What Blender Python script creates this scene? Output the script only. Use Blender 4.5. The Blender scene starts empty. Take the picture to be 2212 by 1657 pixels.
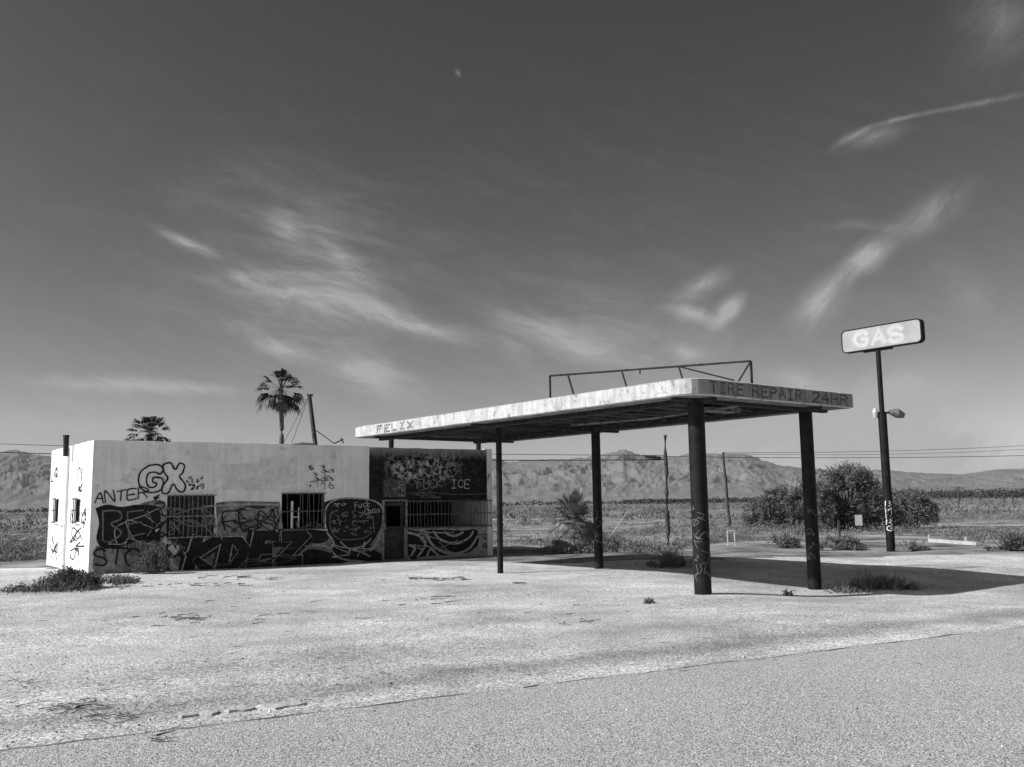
import bpy, math, random
from mathutils import Vector, Matrix, noise
random.seed(7)
sc=bpy.context.scene
sc.view_settings.view_transform='Standard'; sc.view_settings.look='None'; sc.view_settings.exposure=0
V=Vector
# ------------------------------------------------------------ camera / survey
H=1.7; F=2000.0
R=Matrix.Rotation(math.radians(90+7.32),3,'X')@Matrix.Rotation(-0.0145,3,'Z')
O=V((0,0,H))
cd=bpy.data.cameras.new('camera'); cam=bpy.data.objects.new('camera',cd); sc.collection.objects.link(cam)
cam.matrix_world=Matrix.Translation(O)@R.to_4x4(); cd.sensor_width=36; cd.lens=F/2212*36; cd.clip_end=40000; cd.clip_start=0.1
sc.camera=cam
def ray(x,y): return (R@V((x-1106,-(y-828.5),-F))).normalized()
def G(x,y,z=0):
    d=ray(x,y); return O+d*((z-H)/d.z)
def Q(x,y):
    d=ray(x,y); return d.x/d.y, d.z/d.y
def D(x,y,depth):
    d=ray(x,y); return O+d*(depth/d.y)
class Pl:
    def __init__(s,o,d,n): s.o=V(o); s.d=V(d).normalized(); s.n=V(n).normalized(); s.k=0
    def at(s,a,z,off=0): return s.o+s.d*a+V((0,0,z))+s.n*off
    def px(s,x,y):
        r=ray(x,y); t=(s.o-O).dot(s.n)/r.dot(s.n); P=O+r*t; return ((P-s.o).dot(s.d),P.z-s.o.z)
# ------------------------------------------------------------ mesh helpers
class MB:
    def __init__(s): s.v=[]; s.f=[]
    def poly(s,pts):
        b=len(s.v); s.v+= [V(p) for p in pts]; s.f.append(tuple(range(b,b+len(pts))))
    def box(s,c,sz,rot=None):
        b=len(s.v); c=V(c)
        for i in (-.5,.5):
            for j in (-.5,.5):
                for k in (-.5,.5):
                    p=V((i*sz[0],j*sz[1],k*sz[2])); 
                    if rot: p=rot@p
                    s.v.append(c+p)
        for q in ((0,1,3,2),(4,6,7,5),(0,4,5,1),(2,3,7,6),(0,2,6,4),(1,5,7,3)): s.f.append(tuple(b+i for i in q))
    def bar(s,p,q,w,h=None):
        p=V(p);q=V(q); h=h or w; d=q-p; rot=d.to_track_quat('X','Z').to_matrix(); s.box((p+q)/2,(d.length,w,h),rot)
    def tube(s,pts,rs,n=10,cap=True):
        b0=len(s.v); m=len(pts); pts=[V(p) for p in pts]
        for i,p in enumerate(pts):
            t=(pts[min(i+1,m-1)]-pts[max(i-1,0)]).normalized()
            q=t.to_track_quat('Z','Y').to_matrix(); r=rs[i] if isinstance(rs,(list,tuple)) else rs
            for k in range(n):
                a=2*math.pi*k/n; s.v.append(p+q@V((math.cos(a)*r,math.sin(a)*r,0)))
        for i in range(m-1):
            for k in range(n):
                s.f.append((b0+i*n+k,b0+i*n+(k+1)%n,b0+(i+1)*n+(k+1)%n,b0+(i+1)*n+k))
        if cap: s.f.append(tuple(b0+k for k in range(n))[::-1]); s.f.append(tuple(b0+(m-1)*n+k for k in range(n)))
PL={}
def obj(name,mb,mat,parent=None,loc=None,smooth=False,**kw):
    loc=V(loc) if loc is not None else V((0,0,0))
    me=bpy.data.meshes.new(name); me.from_pydata([p-loc for p in mb.v],[],mb.f); me.update()
    if mat: me.materials.append(mat)
    if smooth:
        for p in me.polygons: p.use_smooth=True
    ob=bpy.data.objects.new(name,me); sc.collection.objects.link(ob); ob.location=loc
    if parent is not None:
        ob.parent=parent; ob.location=loc-V(PL[parent.name])
    PL[ob.name]=loc
    for k,v in kw.items(): ob[k]=v
    return ob
def empty(name,loc,label,category,group=None):
    e=bpy.data.objects.new(name,None); sc.collection.objects.link(e); e.location=V(loc); PL[e.name]=V(loc)
    e.empty_display_size=.3; e['label']=label; e['category']=category
    if group: e['group']=group
    return e
# ------------------------------------------------------------ materials
def nmat(name): 
    m=bpy.data.materials.new(name); m.use_nodes=True; nt=m.node_tree; b=nt.nodes['Principled BSDF']; return m,nt,b
def N(nt,t,**kw):
    n=nt.nodes.new(t)
    for k,v in kw.items(): setattr(n,k,v)
    return n
def L(nt,a,b): nt.links.new(a,b)
def math_(nt,op,a,b=None,c=None,clamp=False):
    n=N(nt,'ShaderNodeMath',operation=op); n.use_clamp=clamp
    for i,x in enumerate((a,b,c)):
        if x is None: continue
        if isinstance(x,(int,float)): n.inputs[i].default_value=x
        else: L(nt,x,n.inputs[i])
    return n.outputs[0]
def noise_(nt,vec,scale,detail=6,rough=.6,dist=0):
    n=N(nt,'ShaderNodeTexNoise'); n.inputs['Scale'].default_value=scale; n.inputs['Detail'].default_value=detail
    n.inputs['Roughness'].default_value=rough; n.inputs['Distortion'].default_value=dist
    if vec is not None: L(nt,vec,n.inputs['Vector'])
    return n.outputs[0]
def ramp_(nt,x,a,b,lo=0,hi=1):
    n=N(nt,'ShaderNodeMapRange'); n.inputs[1].default_value=a; n.inputs[2].default_value=b; n.inputs[3].default_value=lo; n.inputs[4].default_value=hi
    L(nt,x,n.inputs[0]); return n.outputs[0]
def geo(nt): return N(nt,'ShaderNodeNewGeometry').outputs['Position']
def lin(nt,p,o,d):
    n=N(nt,'ShaderNodeVectorMath',operation='DOT_PRODUCT'); L(nt,p,n.inputs[0]); n.inputs[1].default_value=(d.x,d.y,0)
    return math_(nt,'SUBTRACT',n.outputs['Value'],o.x*d.x+o.y*d.y)
def grey(name,lo,hi,scale=3,detail=8,rough=.7,a=.35,b=.65,bump=.2,bscale=30,bdist=.01,r=.85,layers=(),spec=.3,metal=0,bdet=4,post=None,stretch=None):
    m,nt,bs=nmat(name); p=geo(nt); p1=p
    if stretch:
        mp=N(nt,'ShaderNodeMapping'); mp.inputs['Scale'].default_value=stretch; L(nt,p,mp.inputs[0]); p1=mp.outputs[0]
    x=ramp_(nt,noise_(nt,p1,scale,detail,rough),a,b,lo,hi)
    for (s2,a2,b2,l2,h2) in layers:
        x=math_(nt,'MULTIPLY',x,ramp_(nt,noise_(nt,p,s2,4,.6),a2,b2,l2,h2))
    if post: x=post(nt,p,x)
    L(nt,x,bs.inputs['Base Color']); bs.inputs['Roughness'].default_value=r
    bs.inputs['Specular IOR Level'].default_value=spec; bs.inputs['Metallic'].default_value=metal
    if bump:
        bp=N(nt,'ShaderNodeBump'); bp.inputs['Strength'].default_value=bump; bp.inputs['Distance'].default_value=bdist
        L(nt,noise_(nt,p,bscale,bdet,.65),bp.inputs['Height']); L(nt,bp.outputs[0],bs.inputs['Normal'])
    return m
rA=G(0,1625); rB=G(2212,1355); rd=(rB-rA).normalized(); rn=V((-rd.y,rd.x,0))  # road edge, rn points away from the road
def gutter(nt,p,x):
    e0=lin(nt,p,rA,rn); wb=math_(nt,'SUBTRACT',noise_(nt,p,.9,4,.6),.5); e=math_(nt,'ADD',e0,math_(nt,'MULTIPLY',wb,1.1)); ee=math_(nt,'ADD',e0,math_(nt,'MULTIPLY',wb,.35))
    def bell(e,c,w): return math_(nt,'POWER',2.718,math_(nt,'MULTIPLY',math_(nt,'POWER',math_(nt,'DIVIDE',math_(nt,'SUBTRACT',e,c),w),2),-1))
    x=math_(nt,'MULTIPLY',x,math_(nt,'SUBTRACT',1,math_(nt,'MULTIPLY',bell(e,.95,.42),.38)))
    x=math_(nt,'MULTIPLY',x,math_(nt,'SUBTRACT',1,math_(nt,'MULTIPLY',bell(e,2.6,.5),.16)))
    x=math_(nt,'MULTIPLY',x,math_(nt,'SUBTRACT',1,math_(nt,'MULTIPLY',bell(e,4.4,.35),.10)))
    patch=ramp_(nt,noise_(nt,p,.7,3,.5),.42,.6,.05,.26)
    return math_(nt,'MULTIPLY',x,math_(nt,'ADD',1,math_(nt,'MULTIPLY',bell(ee,.28,.10),patch)))
def wallbase(nt,p,x):
    s=N(nt,'ShaderNodeSeparateXYZ'); L(nt,p,s.inputs[0])
    mp=N(nt,'ShaderNodeMapping'); mp.inputs['Scale'].default_value=(5,5,.35); L(nt,p,mp.inputs[0])
    streak=ramp_(nt,noise_(nt,mp.outputs[0],1.3,6,.65),.45,.7,1,.86)
    low=ramp_(nt,math_(nt,'ADD',s.outputs[2],math_(nt,'MULTIPLY',noise_(nt,p,1.3,6,.7),1.1)),.5,1.9,.55,1.0)
    return math_(nt,'MULTIPLY',math_(nt,'MULTIPLY',x,streak),low)
def vstreak(nt,p,x):
    mp=N(nt,'ShaderNodeMapping'); mp.inputs['Scale'].default_value=(6,6,.8); L(nt,p,mp.inputs[0])
    return math_(nt,'MULTIPLY',x,ramp_(nt,noise_(nt,mp.outputs[0],1.5,6,.7),.46,.70,1,.62))
M={}
M['pave']=grey('sandy_pavement',.18,.96,scale=32,detail=4,rough=.85,a=.385,b=.595,bump=.9,bscale=38,bdist=.026,r=.95,spec=.1,layers=((.30,.35,.65,.68,1.12),(1.3,.3,.7,.8,1.12),(8,.3,.7,.82,1.12)),post=gutter)
M['road']=grey('coarse_aggregate_road',.05,.96,scale=80,detail=3,rough=.85,a=.41,b=.60,bump=1,bscale=75,bdist=.022,r=.95,spec=.1,layers=((.35,.3,.7,.9,1.05),))
M['desert']=grey('desert_soil',.09,.40,scale=.35,detail=10,rough=.75,a=.40,b=.60,bump=.5,bscale=6,bdist=.05,r=1,spec=.05,layers=((.02,.35,.65,.6,1.1),))
M['white_wall']=grey('whitewashed_stucco',.74,.90,scale=1.2,a=.3,b=.6,bump=.5,bscale=40,bdist=.01,layers=((14,.25,.5,.86,1),(3.1,.28,.42,.72,1)),post=wallbase)
M['side_wall']=grey('sunlit_stucco',.72,.88,scale=1.2,a=.3,b=.6,bump=.5,bscale=30,bdist=.015,layers=((14,.25,.5,.85,1),(2.1,.30,.40,.6,1)))
M['black']=grey('black_spray_paint',.008,.022,scale=6,bump=.2,bscale=40,r=.6,spec=.15,layers=((18,.60,.70,1,5),))
M['greyp']=grey('grey_spray_paint',.20,.50,scale=12,a=.38,b=.6,bump=.2,bscale=40,r=.7)
M['midp']=grey('faded_spray_paint',.10,.2,scale=9,bump=.2,bscale=40,r=.7)
M['washp']=grey('washed_out_paint',.10,.36,scale=3,bump=.2,bscale=40,r=.7,layers=((14,.3,.6,.6,1),))
M['buff']=grey('buffed_over_paint',.60,.80,scale=3,bump=.3,bscale=40,r=.8,layers=((6,.3,.5,.88,1),))
M['fadep']=grey('weathered_lettering',.08,.34,scale=14,a=.4,b=.6,bump=.2,bscale=40,r=.7)
M['endlet']=grey('dark_weathered_lettering',.04,.16,scale=16,a=.4,b=.6,bump=.2,bscale=40,r=.7)
M['whitep']=grey('white_spray_paint',.6,.75,scale=7,bump=.2,bscale=40,r=.7)
M['darkmetal']=grey('dark_painted_steel',.005,.018,scale=5,bump=.3,bscale=20,r=.6,spec=.18,layers=((30,.6,.7,1,2.5),))
M['rust']=grey('rusted_steel',.012,.05,scale=8,bump=.3,bscale=30,r=.9)
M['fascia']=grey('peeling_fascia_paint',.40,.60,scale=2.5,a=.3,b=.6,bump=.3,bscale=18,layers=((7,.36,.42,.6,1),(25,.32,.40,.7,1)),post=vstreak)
M['fascia_shade']=grey('shade_toned_fascia_paint',.20,.32,scale=2.5,a=.3,b=.6,bump=.3,bscale=18,layers=((9,.34,.42,.7,1),(25,.32,.38,.8,1)),post=vstreak)  # darker copy of the fascia paint, shade of the end side put into colour
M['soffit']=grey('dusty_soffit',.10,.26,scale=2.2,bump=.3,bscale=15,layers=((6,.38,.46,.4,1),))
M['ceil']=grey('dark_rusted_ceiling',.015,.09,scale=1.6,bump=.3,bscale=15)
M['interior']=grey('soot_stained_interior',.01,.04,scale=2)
M['door']=grey('weathered_door',.015,.08,scale=6,bump=.3)
M['board']=grey('painted_over_board',.012,.05,scale=4,bump=.3)
M['wood']=grey('weathered_pole_wood',.03,.09,scale=6,bump=.4,bscale=30)
M['leaf']=grey('shrub_foliage',.045,.20,scale=2.0,bump=0,r=.7)
M['farleaf']=grey('orchard_foliage',.035,.09,scale=.1,bump=0,r=.9)
M['scrub']=grey('desert_scrub',.05,.26,scale=.5,detail=6,bump=0,r=.9)
M['palm']=grey('palm_fronds',.035,.12,scale=3,bump=0,r=.6)
M['palml']=grey('dusty_palm_fronds',.10,.38,scale=5,bump=0,r=.6)
M['dead']=grey('dead_palm_fronds',.12,.34,scale=5,bump=0,r=.9)
M['trunk']=grey('palm_trunk',.08,.2,scale=7,bump=.5,bscale=12,bdist=.03)
M['twig']=grey('dry_litter',.04,.2,scale=4,bump=0,r=1)
M['stone']=grey('gravel_stones',.06,.7,scale=30,a=.42,b=.58,bump=0,r=1,spec=.1)
M['kerb']=grey('broken_concrete',.36,.62,scale=16,bump=.9,bscale=40,bdist=.02,r=.95,layers=((3,.3,.7,.8,1.1),))
M['panel']=grey('faded_sign_panel',.34,.39,scale=2,bump=0,r=.6,spec=.1,layers=((1.2,.4,.6,.9,1.05),))
M['signw']=grey('pale_sign_lettering',.44,.54,scale=3,bump=0,r=.6,spec=.1)
M['signh']=grey('lettering_ghost_halo',.38,.46,scale=4,bump=0,r=.6,spec=.1)
M['whitem']=grey('white_painted_metal',.55,.72,scale=8,bump=.1)
M['crack']=grey('crack_dirt',.04,.14,scale=8,bump=0,r=1)
M['lens']=grey('lamp_glass',.4,.5,scale=8,bump=0,r=.3)
def burnt(pl,z_lo):
    m,nt,bs=nmat('burnt_stucco'); p=geo(nt)
    sep=N(nt,'ShaderNodeSeparateXYZ'); L(nt,p,sep.inputs[0]); z=sep.outputs[2]
    n1=noise_(nt,p,1.6,9,.7); n2=noise_(nt,p,7,7,.75,.6)
    band=math_(nt,'MULTIPLY',ramp_(nt,z,2.25,2.6),ramp_(nt,z,3.35,3.05))
    a=lin(nt,p,pl.o,pl.d)
    band=math_(nt,'MULTIPLY',band,math_(nt,'MULTIPLY',ramp_(nt,a,8.2,8.7),ramp_(nt,a,11.0,10.3)))
    peel=math_(nt,'MULTIPLY',band,math_(nt,'MULTIPLY',ramp_(nt,n2,.47,.56),ramp_(nt,n1,.40,.50)))
    low=ramp_(nt,math_(nt,'ADD',z,math_(nt,'MULTIPLY',n1,.3)),z_lo+.25,z_lo+.1)
    edge=math_(nt,'MULTIPLY',ramp_(nt,math_(nt,'ADD',z,math_(nt,'MULTIPLY',n2,.5)),3.35,3.7),.25)
    soot=ramp_(nt,n2,.35,.7,.004,.045)
    worn=math_(nt,'MULTIPLY',math_(nt,'MULTIPLY',ramp_(nt,n1,.55,.70),ramp_(nt,n2,.48,.6)),.10)
    v=math_(nt,'ADD',math_(nt,'ADD',soot,worn),math_(nt,'MULTIPLY',peel,.42))
    v=math_(nt,'ADD',v,edge)
    v=math_(nt,'ADD',v,math_(nt,'MULTIPLY',low,ramp_(nt,n2,.3,.6,.10,.42)))
    L(nt,v,bs.inputs['Base Color']); bs.inputs['Roughness'].default_value=.9; bs.inputs['Specular IOR Level'].default_value=.15
    bp=N(nt,'ShaderNodeBump'); bp.inputs['Strength'].default_value=.4; bp.inputs['Distance'].default_value=.02
    L(nt,n2,bp.inputs['Height']); L(nt,bp.outputs[0],bs.inputs['Normal'])
    return m
# ------------------------------------------------------------ ground
def sstep(a,b,x):
    t=max(0,min(1,(x-a)/(b-a))); return t*t*(3-2*t)
def gz(x,y):
    z=-.15*sstep(3.2,6.4,x)*(1-sstep(24,34,x))*math.exp(-(max(0,abs(y-18.6)-.8)/2.6)**2)
    e=(V((x,y,0))-rA).dot(rn)
    k=sstep(.6,4,e)*(1-sstep(60,120,math.hypot(x,y)))
    z+=k*.035*noise.noise(V((x*.35,y*.35,1)))
    r=math.hypot(x,y)
    z+=sstep(32,60,r)*(1-sstep(200,500,r))*.25*noise.noise(V((x*.06,y*.06,5)))
    return z
def axis(f0,f1,lo,hi):
    a=[]; x=f0
    while x<=f1+1e-6: a.append(x); x+=.5
    s=.5
    while a[-1]<hi: s*=1.25; a.append(a[-1]+s)
    s=.5
    while a[0]>lo: s*=1.25; a.insert(0,a[0]-s)
    return a
xs=axis(-26,30,-14000,14000); ys=axis(-6,48,-14000,14000)
def sheet(keep,off):
    mb=MB(); nx=len(xs)
    mb.v=[V((x,y,gz(x,y)+off)) for y in ys for x in xs]
    for j in range(len(ys)-1):
        for i in range(nx-1):
            cx=(xs[i]+xs[i+1])/2; cy=(ys[j]+ys[j+1])/2
            if keep(cx,cy): mb.f.append((j*nx+i,j*nx+i+1,(j+1)*nx+i+1,(j+1)*nx+i))
    return mb
obj('ground',sheet(lambda x,y:True,0),M['desert'],smooth=True,kind='structure',label='dry desert ground with patches of soil',category='ground')
fa=G(-300,1232); fb=G(2600,1193); fd=(fb-fa).normalized(); fn=V((-fd.y,fd.x,0))
def pk(x,y):
    if x<-26 or x>30 or y<-6 or y>47: return False
    return (V((x,y,0))-fa).dot(fn)+1.6*noise.noise(V((x*.5,y*.5,9)))<0
mbp=sheet(pk,.008)
used=sorted({i for f in mbp.f for i in f}); mp={i:k for k,i in enumerate(used)}
mbp.v=[mbp.v[i] for i in used]; mbp.f=[tuple(mp[i] for i in f) for f in mbp.f]
obj('forecourt_pavement',mbp,M['pave'],smooth=True,kind='structure',label='pale sandy cracked forecourt pavement',category='pavement')
n=700
def wob(t): return .05*noise.noise(V((t*1.3,0,0)))+.03*noise.noise(V((t*5,3,0)))+.02*noise.noise(V((t*17,3,0)))
mb=MB()
for i in range(n+1):
    t=-30+60*i/n
    p=rA+rd*(t+6)+rn*wob(t); mb.v.append(V((p.x,p.y,.016))); q=rA+rd*(t+6)-rn*30; mb.v.append(V((q.x,q.y,.016)))
for i in range(n): mb.f.append((2*i,2*i+1,2*i+3,2*i+2))
obj('road',mb,M['road'],kind='structure',label='worn road surface of coarse pale aggregate',category='road')
mb=MB()
for i in range(n):
    t0=-30+60*i/n; t1=t0+60/n
    if noise.noise(V((t0*.9,20,0)))+.4*noise.noise(V((t0*6,20,0)))<-.24: continue
    def ed(t,o): 
        p=rA+rd*(t+6)+rn*(wob(t)+o); return V((p.x,p.y,.021))
    wa=.003+.014*max(0,noise.noise(V((t0*2.1,7,0)))+.3); wb=.003+.014*max(0,noise.noise(V((t1*2.1,7,0)))+.3)
    mb.poly([ed(t0,-wa-.03),ed(t1,-wb-.03),ed(t1,-.03+wb),ed(t0,-.03+wa)])
obj('pavement_crack',mb,M['crack'],kind='structure',label='thin dark crack along the road edge',category='crack')
def rock(mb,c,sx,sy,sz,rot=0,n=13):
    c=V(c); b=len(mb.v); Rz=Matrix.Rotation(rot,3,'Z')
    r1=[1+.3*random.uniform(-1,1) for _ in range(n)]
    for k in range(n):
        a=2*math.pi*k/n; mb.v.append(c+Rz@V((math.cos(a)*sx*r1[k],math.sin(a)*sy*r1[k],-.02)))
    for k in range(n):
        a=2*math.pi*k/n; mb.v.append(c+Rz@V((math.cos(a)*sx*r1[k]*.88,math.sin(a)*sy*r1[k]*.86,sz*random.uniform(.6,1))))
    mb.v.append(c+V((0,0,sz*1.1)))
    for k in range(n):
        mb.f.append((b+k,b+(k+1)%n,b+n+(k+1)%n,b+n+k)); mb.f.append((b+n+k,b+n+(k+1)%n,b+2*n))
ka=math.atan2(rd.y,rd.x)
for (x,y,sx,sy) in [(400,1550,.12,.07),(450,1545,.1,.08),(520,1537,.13,.07),(610,1527,.24,.13)]:
    g=G(x,y); mb=MB(); rock(mb,(g.x,g.y,0.01),sx,sy,.02,ka)
    obj('kerb_fragment',mb,M['kerb'],loc=(g.x,g.y,0),label='worn pale concrete kerb fragment flush with the forecourt',category='kerb',group='broken kerb fragments')
mb=MB()
for i in range(18000):
    x=random.uniform(-60,2272); y=1300+357*random.random()**.7
    g=G(x,y); s=random.uniform(.003,.008)*(1+ (random.random()<.03)*1.3); b=len(mb.v)
    onroad=(g-rA).dot(rn)<0; 
    if onroad: s*=.7
    z0=gz(g.x,g.y)+(.015 if onroad else .008)
    a=random.random()*6
    for k in range(4): mb.v.append(V((g.x+math.cos(a+k*1.57)*s*random.uniform(.7,1.3),g.y+math.sin(a+k*1.57)*s*random.uniform(.7,1.3),z0)))
    mb.v.append(V((g.x,g.y,z0+s*random.uniform(.6,1.6))))
    for k in range(4): mb.f.append((b+k,b+(k+1)%4,b+4))
obj('gravel',mb,M['stone'],kind='stuff',label='loose pale gravel scattered over the pavement',category='gravel')
mb=MB()
def twigs(px,py,wx,wy,n,l0,l1,th=.004):
    for _ in range(n):
        g=G(random.gauss(px,wx),min(1655,random.gauss(py,wy))); 
        z=gz(g.x,g.y)+.018; a=random.gauss(.5,.9); l=random.uniform(l0,l1); p=V((g.x,g.y,z)); pts=[p]
        for k in range(4):
            a+=random.uniform(-.7,.7); p=p+V((math.cos(a),math.sin(a),random.uniform(-.02,.035)))*l/4; p.z=max(p.z,z-.005); pts.append(p)
        mb.tube(pts,[th,th*.8,th*.7,th*.6,th*.3],4,False)
for a in [(150,1535,58,9,44,.05,.36,.004),(230,1556,40,6,18,.05,.28,.004),(330,1600,18,5,10,.05,.28,.004),(390,1335,35,4,16,.1,.4,.008),(560,1250,60,2,14,.1,.5,.010),(950,1252,45,2,20,.1,.4,.010),(1110,1262,12,1.5,6,.1,.4,.010),(330,1265,110,4,20,.1,.4,.009),(860,1300,60,5,9,.1,.4,.008),(30,1480,30,10,8,.05,.3),(640,1330,200,20,18,.05,.3,.006),(1000,1400,500,60,26,.05,.18,.004),(1250,1310,200,20,12,.05,.25,.006),(1230,1345,30,6,6,.1,.3,.006),(500,1450,300,60,22,.05,.2,.004)]: twigs(*a)
obj('dry_twigs',mb,M['twig'],kind='stuff',label='dry twigs and plant litter scattered on the pavement',category='twigs')
# ------------------------------------------------------------ building
p0=G(190,1243); p1=G(1065,1200); p2=G(100,1220)
for p in (p0,p1,p2): p.z=0
d1=(p1-p0).normalized(); n1=V((d1.y,-d1.x,0)); L1=(p1-p0).length
d2=(p2-p0).normalized(); n2=V((-d2.y,d2.x,0)); L2=(p2-p0).length
FW=Pl(p0,d1,n1); SW=Pl(p0,d2,n2); BW=Pl(p2,d1,-n1); RW=Pl(p1,d2,-n2)
h0=FW.px(197,950)[1]; h1=FW.px(1062,970)[1]; h2=SW.px(108,975)[1]; h3=h1+h2-h0
bld=empty('abandoned_building',p0,'low white stucco building covered in graffiti, partly burnt','building')
def wall(name,pl,a0,a1,holes,th,top,mat,label,base=-.25):
    A=sorted({a0,a1}|{h[i] for h in holes for i in (0,1) if a0<h[i]<a1}); 
    extra=[a0+(a1-a0)*i/20 for i in range(1,20)]
    A=sorted(set(A)|{e for e in extra if min(abs(e-a) for a in A)>.12})
    Z=sorted({base,99}|{h[i] for h in holes for i in (2,3)})
    def solid(i,j):
        if i<0 or j<0 or i>=len(A)-1 or j>=len(Z)-1: return False
        ca=(A[i]+A[i+1])/2; cz=(Z[j]+min(Z[j+1],3.3))/2
        return not any(h[0]<ca<h[1] and h[2]<cz<h[3] for h in holes)
    def P(a,z,o):
        if z==99: z=top(a)+.022*noise.noise(V((a*2.3,pl.o.x,0)))
        return pl.at(a,z,-o)
    mb=MB()
    for i in range(len(A)-1):
        for j in range(len(Z)-1):
            if not solid(i,j): continue
            a,b=A[i],A[i+1]; z,w=Z[j],Z[j+1]
            mb.poly([P(a,z,0),P(b,z,0),P(b,w,0),P(a,w,0)]); mb.poly([P(a,z,th),P(a,w,th),P(b,w,th),P(b,z,th)])
            if not solid(i-1,j): mb.poly([P(a,z,0),P(a,w,0),P(a,w,th),P(a,z,th)])
            if not solid(i+1,j): mb.poly([P(b,z,0),P(b,z,th),P(b,w,th),P(b,w,0)])
            if not solid(i,j-1): mb.poly([P(a,z,0),P(a,z,th),P(b,z,th),P(b,z,0)])
            if not solid(i,j+1): mb.poly([P(a,w,0),P(b,w,0),P(b,w,th),P(a,w,th)])
    return obj(name,mb,mat,parent=bld,loc=pl.o,label=label)
def hole(pl,x0,y0,x1,y1):
    a=pl.px(x0,(y0+y1)/2)[0]; b=pl.px(x1,(y0+y1)/2)[0]; xm=(x0+x1)/2
    return (min(a,b),max(a,b),pl.px(xm,y1)[1],pl.px(xm,y0)[1])
w1=hole(FW,360,1070,463,1160); w2=hole(FW,608,1066,700,1143); w3=hole(FW,880,1082,1060,1138)
dr=hole(FW,829,1083,875,1213); dr=(dr[0],dr[1],0.02,dr[3])
sp=FW.px(797,1080)[0]
topf=lambda a:h0+(h1-h0)*a/L1
wall('wall',FW,0,sp,[w1,w2],.2,topf,M['white_wall'],'grey-white stucco front wall with tagged lower half')
MBurn=burnt(FW,w3[2])
wall('wall',FW,sp,L1,[dr,w3],.2,lambda a:topf(a)-.03,MBurn,'soot-blackened burnt front wall section')
sw1=hole(SW,119,1078,126,1128); sw2=hole(SW,163,1078,173,1128)
wall('wall',SW,0,L2,[sw1,sw2],.22,lambda a:h0+(h2-h0)*a/L2,M['side_wall'],'sunlit white side wall')
wall('wall',BW,0,L1,[],.2,lambda a:h2+(h3-h2)*a/L1,M['side_wall'],'plain back wall')
wall('wall',RW,.0,L2,[],.2,lambda a:h1+(h3-h1)*a/L2,M['side_wall'],'plain end wall')
mb=MB(); a=SW.px(145,1100)[0]
mb.poly([SW.at(a-.05,-.2,.07),SW.at(a-.05,h0-.02,.07),SW.at(a+.05,h0-.02,.07),SW.at(a+.05,-.2,.07)][::-1])
for q in (-.05,.05): mb.poly([SW.at(a+q,-.2,0.0),SW.at(a+q,-.2,.07),SW.at(a+q,h0-.02,.07),SW.at(a+q,h0-.02,0.0)])
mb.poly([SW.at(a-.05,h0-.02,.07),SW.at(a-.05,h0-.02,0),SW.at(a+.05,h0-.02,0),SW.at(a+.05,h0-.02,.07)])
obj('pilaster',mb,M['side_wall'],parent=bld,loc=p0)
mb=MB(); zr=min(h0,h1,h2,h3)-.18
mb.poly([FW.at(.1,zr,-.1),FW.at(L1-.1,zr,-.1),BW.at(L1-.1,zr,-.1),BW.at(.1,zr,-.1)])
mb.poly([FW.at(.1,zr-.1,-.1),FW.at(L1-.1,zr-.1,-.1),BW.at(L1-.1,zr-.1,-.1),BW.at(.1,zr-.1,-.1)][::-1])
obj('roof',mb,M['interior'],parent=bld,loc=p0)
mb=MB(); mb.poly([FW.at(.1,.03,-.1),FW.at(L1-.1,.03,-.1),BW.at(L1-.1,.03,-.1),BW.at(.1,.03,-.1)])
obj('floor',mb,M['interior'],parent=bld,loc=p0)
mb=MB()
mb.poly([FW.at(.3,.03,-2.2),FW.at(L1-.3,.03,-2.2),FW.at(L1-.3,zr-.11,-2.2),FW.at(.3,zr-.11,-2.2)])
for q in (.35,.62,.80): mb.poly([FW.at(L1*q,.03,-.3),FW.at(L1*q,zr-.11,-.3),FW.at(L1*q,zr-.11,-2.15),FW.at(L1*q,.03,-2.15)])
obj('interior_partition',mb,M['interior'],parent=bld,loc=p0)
def window(pl,h,step,th,label,board=None,broken=0,bm='rust'):
    w=MB(); f=.035
    for (a,b,z0,z1) in ((h[0],h[1],h[3]-f,h[3]),(h[0],h[1],h[2],h[2]+f),(h[0],h[0]+f,h[2]+f,h[3]-f),(h[1]-f,h[1],h[2]+f,h[3]-f)):
        q=[pl.at(a+.002,z0,-.05),pl.at(b-.002,z0,-.05),pl.at(b-.002,z1,-.05),pl.at(a+.002,z1,-.05)]
        c=sum(q,V((0,0,0)))/4; rot=Matrix((pl.d,pl.n,V((0,0,1)))).transposed()
        w.box(c,(b-a-.006,.05,z1-z0-.004),rot)
    wo=obj('window',w,M['rust'],parent=bld,loc=pl.at(h[0],h[2]),label=label)
    b=MB(); a=h[0]+step*.6
    while a<h[1]:
        if random.random()>=broken: b.tube([pl.at(a+random.uniform(-.01,.01),h[2]-.03,.075),pl.at(a+random.uniform(-.03,.03)*(1+broken*4),h[3]+.03,.075)],th,6)
        a+=step
    for z in (h[2]+.0,(h[2]+h[3])/2,h[3]-.0): b.bar(pl.at(h[0]-.03,z,.09),pl.at(h[1]+.03,z,.09),.02,.03)
    obj('window_bars',b,M[bm],parent=wo,loc=pl.at(h[0],h[2]))
    if board:
        c=MB(); c.poly([pl.at(h[0],h[2],-.09),pl.at(h[1],h[2],-.09),pl.at(h[1],h[3],-.09),pl.at(h[0],h[3],-.09)])
        obj('window_board',c,M[board],parent=wo,loc=pl.at(h[0],h[2]))
    return wo
window(FW,w1,.12,.009,'painted-over barred window','board',bm='fadep')
window(FW,w2,.11,.011,'broken window with bent iron bars',broken=.15,bm='endlet')
window(FW,w3,.12,.010,'wide barred shop window',bm='endlet')
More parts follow.
